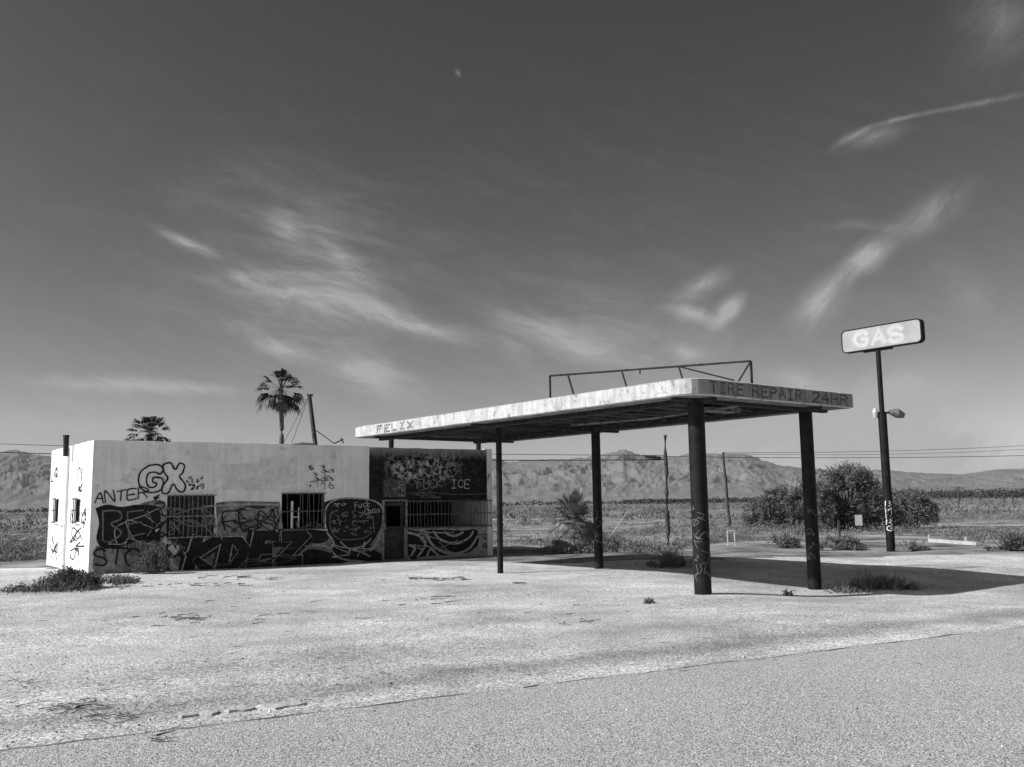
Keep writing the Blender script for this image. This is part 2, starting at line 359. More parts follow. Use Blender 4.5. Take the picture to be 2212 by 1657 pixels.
window(SW,sw1,.2,.012,'narrow barred side window','fadep'); window(SW,sw2,.2,.012,'barred side window','fadep')
c=MB(); a,z=FW.px(632,1115); c.bar(FW.at(a,w2[2]+.02,-.05),FW.at(a,w2[3]-.22,-.05),.06); a2,z=FW.px(646,1118); c.bar(FW.at(a2,w2[2]+.02,-.05),FW.at(a2,w2[3]-.4,-.05),.03); c.bar(FW.at(a,w2[2]+.35,-.05),FW.at(a2,w2[2]+.35,-.05),.03)
obj('window_mullion',c,M['whitep'],parent=bld,loc=FW.at(a,w2[2]),label='pale broken mullion')
mb=MB(); rot=Matrix((d1,n1,V((0,0,1)))).transposed()
def dbox(mb,a0,a1,z0,z1,o0,o1): mb.box(FW.at((a0+a1)/2,(z0+z1)/2,(o0+o1)/2),(a1-a0,o1-o0,z1-z0),rot)
for (a0,a1,z0,z1) in ((dr[0]+.01,dr[0]+.12,.03,dr[3]-.02),(dr[1]-.12,dr[1]-.01,.03,dr[3]-.02),(dr[0]+.123,dr[1]-.123,.03,.25),(dr[0]+.123,dr[1]-.123,.9,1.02),(dr[0]+.123,dr[1]-.123,dr[3]-.14,dr[3]-.02)): dbox(mb,a0,a1,z0,z1,-.12,-.07)
dbox(mb,dr[0]+.123,dr[1]-.123,.25,.9,-.11,-.09)
door=obj('door',mb,M['door'],parent=bld,loc=FW.at(dr[0],0),label='dark door with missing upper glass')
mb=MB(); dbox(mb,dr[0]+.04,dr[0]+.07,.93,1.1,-.068,-.02); obj('handle',mb,M['greyp'],parent=door,loc=FW.at(dr[0],0))
mb=MB(); dbox(mb,dr[0]-.06,dr[0]-.002,.03,dr[3]+.05,-.03,.05); dbox(mb,dr[1]+.002,dr[1]+.06,.03,dr[3]+.05,-.03,.05); dbox(mb,dr[0]-.002,dr[1]+.002,dr[3],dr[3]+.05,-.03,.048)
obj('door_frame',mb,M['fadep'],parent=bld,loc=FW.at(dr[0],0))
t=hole(FW,828,1036,877,1074); mb=MB(); dbox(mb,t[0],t[1],t[2],t[3],.0,.006); 
obj('transom_panel',mb,M['endlet'],parent=bld,loc=FW.at(dr[0],0),label='tagged board over the door')
mb=MB(); a=t[0]
while a<t[1]: mb.bar(FW.at(a,t[2],.06),FW.at(a,t[3],.06),.012); a+=.11
obj('transom_bars',mb,M['rust'],parent=bld,loc=FW.at(dr[0],0))
c=D(143,967,(p0+d2*2.6).y); mb=MB(); mb.tube([V((c.x,c.y,h0-.3)),D(143,942,c.y)],.075,10); mb.tube([D(143,944,c.y),D(143,940,c.y)],.085,10)
obj('chimney',mb,M['rust'],parent=bld,loc=c)
mb=MB(); c=D(655,960,28.5); mb.tube([c-V((0,0,.3)),c+V((0,0,.0))],.28,14); mb.tube([c+V((0,0,.0)),c+V((0,0,.05))],[.36,.25],14); 
obj('roof_vent',mb,M['washp'],parent=bld,loc=c)
# ------------------------------------------------------------ graffiti machinery
def smooth_(p,n=5):
    if len(p)<3: return p
    o=[]
    for i in range(len(p)-1):
        a=p[max(i-1,0)];b=p[i];c=p[i+1];d=p[min(i+2,len(p)-1)]
        for k in range(n):
            t=k/n; o.append(tuple(.5*((2*b[j])+(-a[j]+c[j])*t+(2*a[j]-5*b[j]+4*c[j]-d[j])*t*t+(-a[j]+3*b[j]-3*c[j]+d[j])*t**3) for j in (0,1)))
    o.append(p[-1]); return o
def stroke(mb,pl,pts,w,smooth=True,closed=False):
    if closed: pts=list(pts)+[pts[0]]
    if smooth: pts=smooth_(pts)
    pl.k+=1; off=.004+pl.k*.00010
    n=len(pts); vs=[]
    for i,p in enumerate(pts):
        a=pts[max(i-1,0)]; b=pts[min(i+1,n-1)]
        dx,dy=b[0]-a[0],b[1]-a[1]; l=math.hypot(dx,dy) or 1; nx,ny=-dy/l,dx/l
        if 0<i<n-1:
            ux,uy=p[0]-a[0],p[1]-a[1]; m=math.hypot(ux,uy) or 1; c=abs(nx*(-uy/m)+ny*(ux/m)); k=min(1.6,1/max(c,.3))
        else: k=1
        ww=w*.5*k*(1+.3*noise.noise(V((p[0]*7,p[1]*7,pl.k))))
        q=p
        if i==0: q=(p[0]-dx/l*w*.3,p[1]-dy/l*w*.3); 
        if i==n-1: q=(p[0]+dx/l*w*.3,p[1]+dy/l*w*.3)
        o=off+i*.00001
        vs.append((pl.at(q[0]+nx*ww,q[1]+ny*ww,o),pl.at(q[0]-nx*ww,q[1]-ny*ww,o)))
    b=len(mb.v)
    for x in vs: mb.v+=[x[0],x[1]]
    for i in range(n-1): mb.f.append((b+2*i,b+2*i+1,b+2*i+3,b+2*i+2))
def fill(mb,pl,pts,sm=True):
    if sm: pts=smooth_(list(pts)+[pts[0]],4)[:-1]
    pl.k+=1; mb.poly([pl.at(a,z,.004+pl.k*.00010) for a,z in pts])
Fnt={'A':[[(0,0),(.5,1),(1,0)],[(.2,.38),(.8,.38)]],'N':[[(0,0),(0,1),(1,0),(1,1)]],'T':[[(0,1),(1,1)],[(.5,1),(.5,0)]],
'C':[[(1,.85),(.6,1),(.2,.88),(0,.5),(.2,.12),(.6,0),(1,.15)]],'F':[[(0,0),(0,1),(.9,1)],[(0,.55),(.7,.55)]],'U':[[(0,1),(0,.25),(.25,0),(.75,0),(1,.25),(1,1)]],
'K':[[(0,0),(0,1)],[(1,1),(0,.45),(1,0)]],'I':[[(.5,0),(.5,1)],[(.15,1),(.85,1)],[(.15,0),(.85,0)]],'E':[[(1,1),(0,1),(0,0),(1,0)],[(0,.52),(.8,.52)]],
'G':[[(1,.8),(.7,1),(.25,.92),(0,.5),(.25,.06),(.75,0),(1,.2),(1,.48),(.6,.48)]],'S':[[(1,.85),(.7,1),(.25,.97),(.02,.78),(.25,.55),(.75,.45),(.98,.22),(.7,.02),(.25,0),(0,.15)]],
'X':[[(0,0),(1,1)],[(0,1),(1,0)]],'L':[[(0,1),(0,0),(.9,0)]],'R':[[(0,0),(0,1),(.7,1),(1,.8),(.7,.52),(0,.5)],[(.45,.5),(1,0)]],'P':[[(0,0),(0,1),(.7,1),(1,.78),(.7,.5),(0,.5)]],
'H':[[(0,0),(0,1)],[(1,0),(1,1)],[(0,.5),(1,.5)]],'O':[[(.5,1),(.12,.85),(0,.5),(.12,.15),(.5,0),(.88,.15),(1,.5),(.88,.85),(.5,1)]],
'2':[[(0,.8),(.3,1),(.8,.95),(.95,.7),(.5,.3),(0,0),(1,0)]],'4':[[(.75,0),(.75,1),(0,.35),(1,.35)]],'8':[[(.5,.52),(.1,.72),(.3,1),(.75,1),(.9,.72),(.5,.52),(.05,.25),(.3,0),(.75,0),(1,.25),(.5,.52)]],
'D':[[(0,0),(0,1),(.6,.95),(1,.6),(1,.4),(.6,.05),(0,0)]],'Z':[[(0,1),(1,1)],[(1,1),(0,0)],[(0,0),(1,0)]],'B':[[(0,0),(0,1),(.7,1),(.95,.78),(.7,.54),(0,.52)],[(.7,.54),(1,.27),(.7,0),(0,0)]],'M':[[(0,0),(0,1),(.5,.4),(1,1),(1,0)]],
'h':[[(0,0),(0,1)],[(0,.5),(.4,.62),(.8,.45),(.8,0)]],'a':[[(.8,.6),(.3,.65),(0,.35),(.3,0),(.8,.15)],[(.8,.65),(.8,0)]],'n':[[(0,0),(0,.62)],[(0,.45),(.4,.62),(.8,.45),(.8,0)]],
'u':[[(0,.62),(0,.2),(.35,0),(.8,.15)],[(.8,.62),(.8,0)]],'c':[[(.8,.55),(.4,.65),(0,.35),(.4,0),(.8,.1)]],'k':[[(0,0),(0,1)],[(.8,.62),(0,.28),(.8,0)]]}
SM=set('CGSUO28Dhanuc')
def text(mb,pl,s,bl,br,h,w,gap=.28,slant=0,jit=.03,smooth=None):
    n=len(s); tot=n+(n-1)*gap; ux=(br[0]-bl[0])/tot; uz=(br[1]-bl[1])/tot; sg=1 if ux>0 else -1
    for i,ch in enumerate(s):
        if ch==' ': continue
        ox=bl[0]+ux*i*(1+gap); oz=bl[1]+uz*i*(1+gap)+random.uniform(-jit,jit)*h; tl=random.uniform(-jit,jit)*3
        for st in Fnt[ch]:
            j=lambda:random.uniform(-jit,jit)
            pts=[(ox+ux*x+sg*(slant+tl)*h*y+j()*h, oz+uz*x+h*y+j()*h) for x,y in st]
            stroke(mb,pl,pts,w,smooth=(ch in SM or jit>.04) if smooth is None else smooth)
P=FW.px
def pts(pl,l): return [pl.px(x,y) for x,y in l]
def scrib(mb,pl,x0,y0,x1,y1,n,w,seed):
    r=random.Random(seed)
    for _ in range(n):
        k=r.randint(4,8); c=[(r.uniform(x0,x1),r.uniform(y0,y1))]
        for _ in range(k): c.append((min(x1,max(x0,c[-1][0]+r.uniform(-.35,.45)*(x1-x0))),min(y1,max(y0,c[-1][1]+r.uniform(-.5,.5)*(y1-y0)))))
        stroke(mb,pl,pts(pl,c),w)
def gobj(mb,mat,label,parent=bld,name='graffiti'):
    obj(name,mb,M[mat],parent=parent,loc=p0,label=label)
k=MB()
fill(k,FW,pts(FW,[(476,1004),(560,1000),(562,990),(644,992),(640,1046),(600,1050),(598,1060),(480,1058)]),False)
gobj(k,'buff','buffed-over patch of off-white paint')
k=MB()
fill(k,FW,pts(FW,[(466,1086),(500,1082),(604,1084),(612,1150),(600,1172),(400,1180),(356,1168),(470,1164)]),False)
fill(k,FW,pts(FW,[(395,1164),(640,1150),(705,1150),(830,1085),(828,1208),(650,1224),(400,1240),(372,1215)]),False)
fill(k,FW,pts(FW,[(208,1180),(345,1165),(365,1230),(300,1242),(206,1238)]))
fill(k,FW,pts(FW,[(302,1088),(356,1084),(356,1160),(335,1166),(345,1120)]))
gobj(k,'washp','patchy grey washed-out paint behind the letters')
k=MB()
fill(k,FW,pts(FW,[(206,1098),(232,1090),(262,1095),(300,1090),(345,1096),(350,1120),(335,1140),(338,1165),(300,1168),(262,1180),(225,1185),(208,1165),(214,1130)]))
fill(k,FW,pts(FW,[(385,1162),(465,1162),(500,1165),(470,1180),(400,1182)]))
fill(k,FW,pts(FW,[(700,1085),(735,1076),(790,1078),(822,1090),(826,1125),(812,1160),(800,1180),(826,1200),(820,1214),(770,1210),(735,1214),(715,1195),(722,1170),(705,1140)]))
fill(k,FW,pts(FW,[(655,1192),(672,1186),(700,1190),(724,1200),(740,1216),(690,1220),(650,1222)]))
fill(k,FW,pts(FW,[(650,1166),(672,1152),(700,1146),(712,1156),(704,1170),(680,1174)]))
fill(k,FW,pts(FW,[(590,1146),(620,1142),(700,1146),(705,1152),(650,1152),(600,1152)]))
fill(k,FW,pts(FW,[(880,1143),(905,1148),(930,1144),(1000,1146),(1026,1143),(1034,1158),(1030,1180),(1010,1194),(960,1199),(920,1201),(884,1205)]))
gobj(k,'black','large black spray-painted shapes')
def KD(w,mat,label,dx=0,dy=0):
    m=MB(); rr=random.Random(3)
    for ch,x0,x1,yt,yb,sl in (('K',408,452,1164,1232,.22),('D',476,520,1166,1226,.16),('E',542,582,1156,1223,.22),('Z',602,648,1156,1214,.14)):
        a0,zb=P(x0+dx,yb+dy); a1,zt=P(x1+dx,yt+dy)
        for st in Fnt[ch]:
            stroke(m,FW,[(a0+(a1-a0)*x+sl*y+rr.uniform(-.03,.03),zb+(zt-zb)*y+rr.uniform(-.03,.03)) for x,y in st],w,smooth=False)
    gobj(m,mat,label)
KD(.46,'black','black shadow of big block letters',-5,6); KD(.345,'greyp','pale outline of big block letters'); KD(.30,'black','solid black block letters reading KDEZ')
m=MB()
for l in ([(470,1160),(466,1140),(478,1110),(500,1100)],[(440,1094),(520,1090),(600,1090)],[(600,1090),(603,1110),(590,1135),(600,1148)],
 [(702,1130),(704,1100),(716,1084),(745,1076),(800,1080),(824,1095),(828,1130),(815,1170),(800,1190)],
 [(706,1150),(722,1175),(714,1186),(735,1206),(775,1212),(825,1216)],
 [(735,1170),(755,1185),(785,1178),(800,1165)],[(660,1180),(690,1178),(714,1184)]):
    stroke(m,FW,pts(FW,l),.045)
for l in ([(880,1150),(906,1158),(919,1176),(902,1203)],[(918,1146),(930,1172),(952,1190),(982,1196),(1014,1184),(1036,1150)],[(936,1148),(952,1166),(985,1174),(1012,1162),(1022,1148)],[(922,1203),(930,1186),(946,1200)],[(884,1178),(896,1184),(888,1200)],[(1018,1198),(1030,1184),(1048,1200)],[(960,1150),(980,1158),(1000,1150)]):
    stroke(m,FW,pts(FW,l),.075)
scrib(m,FW,715,1170,815,1205,4,.03,62); scrib(m,FW,215,1100,345,1175,3,.022,63); scrib(m,FW,885,1150,1025,1198,3,.022,64)
gobj(m,'greyp','pale grey outlines of throw-up letters')
m=MB()
for l in ([(222,1104),(222,1168)],[(222,1104),(255,1104),(262,1120),(240,1132),(262,1150),(240,1170),(222,1168)],[(275,1106),(278,1160)],[(275,1106),(310,1102)],[(277,1132),(305,1128)],[(278,1160),(312,1152)],[(318,1104),(330,1135),(318,1158)]):
    stroke(m,FW,pts(FW,l),.04)
for y in (1108,1119,1130,1141,1152):
    for i in range(5): scrib(m,FW,716+i*17,y-5,734+i*17,y+5,1,.03,y*7+i)
for l in ([(716,1105),(712,1130),(722,1158),(745,1166),(785,1162),(802,1150)],[(805,1115),(808,1150)]): stroke(m,FW,pts(FW,l),.03)
scrib(m,FW,395,1184,640,1224,4,.012,65); scrib(m,FW,640,1100,700,1140,2,.02,66); scrib(m,FW,362,1098,462,1158,5,.04,61)
gobj(m,'midp','faded line lettering inside throw-ups')
m=MB()
text(m,FW,'FUCK',P(900,1055),P(954,1053),.27,.03,jit=.04)
scrib(m,FW,885,1064,1050,1078,2,.010,69)
gobj(m,'fadep','faint worn lettering on the burnt wall')
m=MB()
text(m,FW,'Fuck',P(766,1098),P(800,1094),.17,.022,jit=.05); text(m,FW,'Chan',P(786,1112),P(820,1106),.17,.022,jit=.05); scrib(m,FW,722,1088,755,1098,2,.018,67)
text(m,FW,'ICE',P(974,1054),P(1014,1055),.26,.033,jit=.05)
scrib(m,FW,832,1040,872,1070,3,.018,6)
gobj(m,'greyp','pale spray lettering reading ICE')
m=MB()
for l in ([(322,1006),(305,1018),(299,1035),(304,1054),(322,1064),(345,1060),(352,1048),(350,1034),(332,1032),(330,1042),(338,1044),(334,1052),(322,1052),(316,1040),(320,1024),(334,1020),(346,1024),(352,1014),(342,1004),(322,1006)],
 [(352,1004),(368,1000),(378,1014),(388,1001),(398,1006),(394,1022),(388,1030),(400,1048),(396,1062),(384,1060),(374,1046),(364,1064),(352,1066),(350,1052),(362,1034),(354,1020),(352,1004)]): stroke(m,FW,pts(FW,l),.042)
for (a,b) in ((402,414),(414,426),(426,438)):
    scrib(m,FW,a,1030,b,1042,2,.022,a); scrib(m,FW,a,1046,b+2,1058,2,.022,a+1)
text(m,FW,'ANTER',P(204,1088),P(318,1076),.28,.032,jit=.07,gap=.2); scrib(m,FW,318,1070,345,1086,2,.03,14)
stroke(m,FW,pts(FW,[(335,1088),(350,1086),(356,1092),(340,1104),(350,1112),(362,1120),(345,1140)]),.035)
for (a,b) in ((668,686),(684,702),(700,720)):
    for (c_,e_) in ((1006,1020),(1022,1038),(1040,1056)): scrib(m,FW,a,c_,b,e_,2,.016,a+c_)
text(m,FW,'ST',P(206,1222),P(262,1216),.42,.045,jit=.07); stroke(m,FW,pts(FW,[(284,1186),(270,1200),(276,1220),(296,1222),(304,1204),(296,1188),(284,1186)]),.045)
for l in ([(205,1190),(240,1182),(280,1186)],[(300,1130),(330,1145),(352,1128),(340,1160),(372,1150)],[(315,1170),(340,1150),(366,1160),(380,1185)],[(660,1105),(684,1128),(700,1132)],
 [(486,1146),(480,1108),(512,1104)],[(482,1128),(508,1124)],[(556,1142),(560,1104),(580,1116),(590,1102),(594,1142)],[(362,1175),(356,1215),(372,1236)],[(345,1185),(372,1205),(390,1190)]): stroke(m,FW,pts(FW,l),.035)
text(m,FW,'E',P(520,1142),P(536,1141),.52,.035,jit=.05)
text(m,FW,'TO',P(1028,1166),P(1052,1163),.15,.025,jit=.04); text(m,FW,'8',P(1042,1184),P(1052,1183),.14,.025)
text(m,FW,'RG',P(330,1140),P(348,1138),.14,.025)
scrib(m,FW,1036,1012,1056,1040,3,.02,21); scrib(m,FW,300,1140,345,1170,4,.025,22); scrib(m,FW,345,1165,395,1200,4,.03,23); scrib(m,FW,480,1095,600,1148,5,.026,24)
for i in range(34):
    x=random.choice((random.uniform(210,345),random.uniform(660,825))); y=random.uniform(1160,1185); 
    stroke(m,FW,pts(FW,[(x,y),(x+random.uniform(-.5,.5),y+random.uniform(12,40))]),.012,smooth=False)
gobj(m,'black','thin black spray tags and outlined bubble letters')
m=MB()
for i,(x0,y0,x1,y1) in enumerate([(112,1005,124,1040),(164,1010,178,1060),(152,1085,158,1130),(130,1100,140,1150),(150,1140,182,1180),(108,1160,124,1215),(126,1170,140,1218),(150,1185,170,1225),(176,1100,186,1140)]): scrib(m,SW,x0,y0,x1,y1,3,.04,40+i)
gobj(m,'black','black spray tags on the side wall')
# ------------------------------------------------------------ canopy
B=V((3.16,16.1,0)); au=math.radians(-38.1); av=math.radians(52.0)
cu=V((math.sin(au),math.cos(au),0)); cv=V((math.sin(av),math.cos(av),0)); LU=12.25; LV=5.02; ZC=3.56; ZT=3.83
def C(u,v,z): return B+cu*u+cv*v+V((0,0,z))
can=empty('gas_station_canopy',C(.59,.75,0),'flat faded canopy on black steel columns beside the building','canopy')
def rrect(ins,r=.45,n=6):
    o=[]
    for (cx,cy,a0) in ((ins+r,ins+r,180),(LU-ins-.05,ins+.05,270),(LU-ins-.05,LV-ins-.05,0),(ins+.05,LV-ins-.05,90)):
        rr=r if (cx,cy)==(ins+r,ins+r) else .05
        for k in range(n+1):
            a=math.radians(a0+90*k/n); o.append((cx+rr*math.cos(a),cy+rr*math.sin(a)))
    return o
o0=rrect(0); o1=rrect(.05); o2=rrect(.5)
def dense(o):
    r=[]
    for i in range(len(o)):
        a=o[i]; b=o[(i+1)%len(o)]; l=math.hypot(b[0]-a[0],b[1]-a[1]); k=max(1,int(l/.35))
        for j in range(k): r.append((a[0]+(b[0]-a[0])*j/k,a[1]+(b[1]-a[1])*j/k))
    return r
def ring(mb,A,za,Bq,zb):
    for i in range(len(A)):
        j=(i+1)%len(A); mb.poly([C(*A[i],za),C(*A[j],za),C(*Bq[j],zb),C(*Bq[i],zb)])
mb=MB(); me_=MB(); dn=dense(o0); nd=len(dn)
fz=[(ZC+.012*noise.noise(V((p[0]*1.7,p[1]*1.7,3))),ZT+.012*noise.noise(V((p[0]*1.1,p[1]*1.1,8)))) for p in dn]
for i in range(nd):
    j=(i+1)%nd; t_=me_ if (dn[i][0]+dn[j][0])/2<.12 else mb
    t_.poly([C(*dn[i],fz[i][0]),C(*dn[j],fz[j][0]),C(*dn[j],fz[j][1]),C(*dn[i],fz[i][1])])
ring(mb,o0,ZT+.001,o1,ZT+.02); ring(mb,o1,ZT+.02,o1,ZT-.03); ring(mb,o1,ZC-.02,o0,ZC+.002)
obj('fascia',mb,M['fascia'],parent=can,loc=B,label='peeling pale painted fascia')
obj('fascia',me_,M['fascia_shade'],parent=can,loc=B,label='end fascia with shade painted into its colour and faded lettering')
mb=MB(); ring(mb,o1,ZC-.02,o2,ZC-.01); ring(mb,o2,ZC-.01,o2,ZC+.10)
obj('soffit',mb,M['soffit'],parent=can,loc=B)
mb=MB(); mb.poly([C(a,b,ZC+.10) for a,b in o2]); 
u=.6
while u<LU-.5:
    mb.bar(C(u,.5,ZC+.07),C(u,LV-.5,ZC+.07),.06,.055); u+=.62
obj('ceiling',mb,M['ceil'],parent=can,loc=B,label='rusted ceiling panels with exposed joists')
mb=MB()
for v in (.75,LV-1.0): mb.bar(C(.15,v,ZC-.03),C(LU-.15,v,ZC-.03),.14,.10)
for u in (.59,6.85,LU-.9): mb.bar(C(u,.15,ZC-.035),C(u,LV-.15,ZC-.035),.12,.08)
obj('beam',mb,M['rust'],parent=can,loc=B)
mb=MB(); mb.poly([C(a,b,ZT-.03) for a,b in o1]); obj('deck',mb,M['soffit'],parent=can,loc=B)
mb=MB()
mb.tube([C(.9,2.4,ZC-.02),C(3.5,2.6,ZC-.06),C(6,2.5,ZC-.02)],.03,6); mb.box(C(1.7,2.8,ZC-.02),(.9,.35,.08),Matrix.Rotation(-av+1.57,3,'Z')); mb.tube([C(1.5,4.2,ZC-.02),C(4.5,4.1,ZC-.04)],.025,6)
obj('light_fixture',mb,M['soffit'],parent=can,loc=B,label='empty fluorescent fixture and conduit')
def column(x,y,r,top,label):
    z=gz(x,y)-.05; mb=MB(); mb.tube([(x,y,z),(x,y,top)],r,28,False)
    return obj('column',mb,M['darkmetal'],parent=can,loc=(x,y,z),smooth=True,label=label)
c3=G(1519,1285); column(c3.x,c3.y,.155,ZC-.0,'thick black column with scratched tags')
qx=D(1760,1262,19.2); column(qx.x,qx.y,.135,ZC,'black column at the outer corner')
c2=G(1294,1228); column(c2.x,c2.y,.115,ZC,'black column')
c1=G(1081,1239); column(c1.x,c1.y,.072,ZC,'slim black column'); 
for x in (848,1037):
    a=FW.px(x,966)[0]; mb=MB(); pz=topf(a)
    mb.tube([FW.at(a,pz-.15,-.1),FW.at(a,ZT-.02,-.1)],.08,10); 
    e=FW.at(a,ZT-.08,-.1); mb.bar(e,e+n1*2.2,.06,.06)
    obj('bracket',mb,M['darkmetal'],parent=can,loc=FW.at(a,pz))
class Cyl:
    def __init__(s,c,r): s.c=V(c); s.r=r; s.k=0; s.o=s.c; s.base=math.atan2(-c[1],-c[0])
    def at(s,a,z,off=0):
        t=s.base+a/s.r; return V((s.c.x+math.cos(t)*(s.r+off),s.c.y+math.sin(t)*(s.r+off),z))
def coltags(c,r,z0,z1,n,seed,wd=.014):
    cy=Cyl((c.x,c.y,0),r); m=MB(); rr=random.Random(seed)
    for i in range(n):
        z=rr.uniform(z0,z1); p=[(rr.uniform(-.7,.7)*r,z)]
        for _ in range(rr.randint(3,6)): p.append((max(-.9*r,min(.9*r,p[-1][0]+rr.uniform(-.9,.9)*r)),p[-1][1]+rr.uniform(-.14,.08)))
        stroke(m,cy,p,wd)
    obj('painted_tag',m,M['midp'],parent=can,loc=(c.x,c.y,z0),label='pale scratched tags on the column')
coltags(c3,.155,.5,1.7,12,3,.010); coltags(qx,.135,.3,1.6,6,4,.009); coltags(c2,.115,.5,1.6,6,5,.01)
AB=Pl(C(0,0,0),cu,-cv); BC=Pl(C(0,0,0),cv,-cu)
m=MB()
text(m,BC,'TIRE',(.48,ZC+.04),(1.4,ZC+.04),.19,.035,gap=.4,jit=.02); text(m,BC,'REPAIR',(1.68,ZC+.04),(3.2,ZC+.04),.19,.035,gap=.4,jit=.02); text(m,BC,'24HR',(3.55,ZC+.04),(4.78,ZC+.04),.19,.04,gap=.35,jit=.02)
obj('painted_lettering',m,M['endlet'],parent=can,loc=B,label='faded lettering reading TIRE REPAIR 24HR')
m=MB(); text(m,AB,'FELIX',(LU-1.25,ZC+.05),(LU-3.05,ZC+.05),.17,.05,gap=.45,jit=.02)
obj('painted_lettering',m,M['fadep'],parent=can,loc=B,label='worn lettering reading FELIX')
fr=MB(); zt=4.85; f0=G(1188,812,zt); f1=G(1622,780,zt); fdv=(f1-f0); fl=fdv.length; fdv.normalize(); fp=V((-fdv.y,fdv.x,0))
zb=ZT-.03
fr.bar(f0,f1,.04,.045)
fr.bar((f0.x,f0.y,zb),f0,.05); fr.bar((f1.x,f1.y,zb),f1,.05)
for x in (1230,1352,1475):
    a=(x-1188)/(1622-1188)*fl; s=f0+fdv*a; e=s+fdv*.12; fr.bar(s,(e.x+.05,e.y,zt-.62),.04)
g1=f0+fdv*(fl*.66)
fr.bar(g1,f1+V((-.35,.2,-.42)),.035); fr.bar(f1,f1-fdv*.5+V((0,0,-.75)),.035); fr.bar(f0+fdv*(fl*.47),f0+fdv*(fl*.47)+V((0,0,-.12)),.03)
fr.bar(f1-fdv*.5+V((0,0,-.75)),f1-fdv*.9+V((0,0,-1.0)),.03)
fr.bar((f0.x,f0.y,zb+.05),(f0.x+.9,f0.y-.2,zb+.09),.06)
obj('rooftop_sign_frame',fr,M['rust'],loc=(f0.x,f0.y,zb),label='bare rusted metal sign frame standing on the canopy roof',category='metal frame')
# ------------------------------------------------------------ gas sign
gs=G(1925,1190); gs.z=0; su=cu
SG=Pl(gs,-su,-cv)
aL,zl0=SG.px(1820,715); _,zl1=SG.px(1822,763); aR,zr0=SG.px(1992,688); _,zr1=SG.px(1993,742)
z1=(zl0+zr0)/2; z0=(zl1+zr1)/2
sgn=empty('gas_sign',gs,'tall roadside gas sign on a dark steel pole','sign')
def rr2(a0,a1,b0,b1,r,n=6):
    o=[]
    for (cx,cy,s) in ((a1-r,b1-r,0),(a0+r,b1-r,90),(a0+r,b0+r,180),(a1-r,b0+r,270)):
        for k in range(n+1):
            t=math.radians(s+90*k/n); o.append((cx+r*math.cos(t),cy+r*math.sin(t)))
    return o
aL,aR=min(aL,aR),max(aL,aR)
oo=rr2(aL,aR,z0,z1,.16); oi=rr2(aL+.035,aR-.035,z0+.035,z1-.035,.13); th=.11
mb=MB()
for i in range(len(oo)):
    j=(i+1)%len(oo)
    for s in (th,-th): mb.poly([SG.at(*oo[i],s),SG.at(*oo[j],s),SG.at(*oi[j],s),SG.at(*oi[i],s)])
    for s in (th,-th): mb.poly([SG.at(*oi[i],s),SG.at(*oi[j],s),SG.at(*oi[j],s*.9),SG.at(*oi[i],s*.9)])
    mb.poly([SG.at(*oo[i],th),SG.at(*oo[j],th),SG.at(*oo[j],-th),SG.at(*oo[i],-th)])
obj('sign_frame',mb,M['darkmetal'],parent=sgn,loc=SG.at(0,z0))
mb=MB()
for s in (th*.9,-th*.9): mb.poly([SG.at(*p,s) for p in oi])
obj('sign_panel',mb,M['panel'],parent=sgn,loc=SG.at(0,z0),label='faded pale sign panel')
SG.o=gs-cv*(th*.9); wS=aR-aL; hS=z1-z0
st_=random.getstate()
for wd,mt,lb in ((.20,'signh','soft faded halo around the sign letters'),(.09,'signw','whitish worn lettering reading GAS')):
    random.setstate(st_); m=MB(); text(m,SG,'GAS',(aL+wS*.18,z0+hS*.22),(aR-wS*.22,z0+hS*.22),hS*.56,wd,gap=.4,jit=.035)
    obj('sign_lettering',m,M[mt],parent=sgn,loc=SG.at(0,z0),label=lb)
SG.o=gs
zs=D(1910,893,gs.y).z
mb=MB(); mb.tube([gs-V((0,0,.2)),V((gs.x,gs.y,zs))],.135,12,True); mb.tube([V((gs.x,gs.y,zs)),V((gs.x,gs.y,z0))],.08,12,True)
mb.bar(V((gs.x,gs.y,z0-.03))-su*.5,V((gs.x,gs.y,z0-.03))+su*.5,.1,.06)
obj('pole',mb,M['darkmetal'],parent=sgn,loc=gs)
lr=(R@V((1,0,0)))
for sx,l in ((-1,.22),(1,.36)):
    base=V((gs.x,gs.y,zs+.02)); dirh=V((lr.x,lr.y,0)).normalized()*sx
    mb=MB(); e=base+dirh*l; mb.tube([base,e],.03,8)
    lamp=obj('lamp',mb,M['darkmetal'],parent=sgn,loc=base,label='small floodlight on a bracket arm')
    mb=MB()
    if sx<0: mb.tube([e+V((0,0,.14)),e+V((0,0,.02)),e+V((0,0,-.16))],[.05,.1,.07],12)
    else: mb.tube([e+V((-.12,0,.02)),e+dirh*.12+V((0,0,-.02)),e+dirh*.34+V((0,0,-.1))],[.07,.16,.09],12)
    obj('lamp_head',mb,M['lens'] if sx<0 else M['midp'],parent=lamp,loc=e)
cy=Cyl((gs.x,gs.y,0),.135); m=MB()
zz=[D(1918,y,gs.y).z for y in (1082,1148)]; hh=(zz[0]-zz[1])/5
for i,ch in enumerate('BMERG'):
    text(m,cy,ch,(-.09,zz[0]-hh*(i+1)+.03),(.09,zz[0]-hh*(i+1)+.03),hh*.75,.03,jit=.03)
obj('painted_lettering',m,M['whitep'],parent=sgn,loc=gs,label='white hand-painted letters BMERG down the pole')
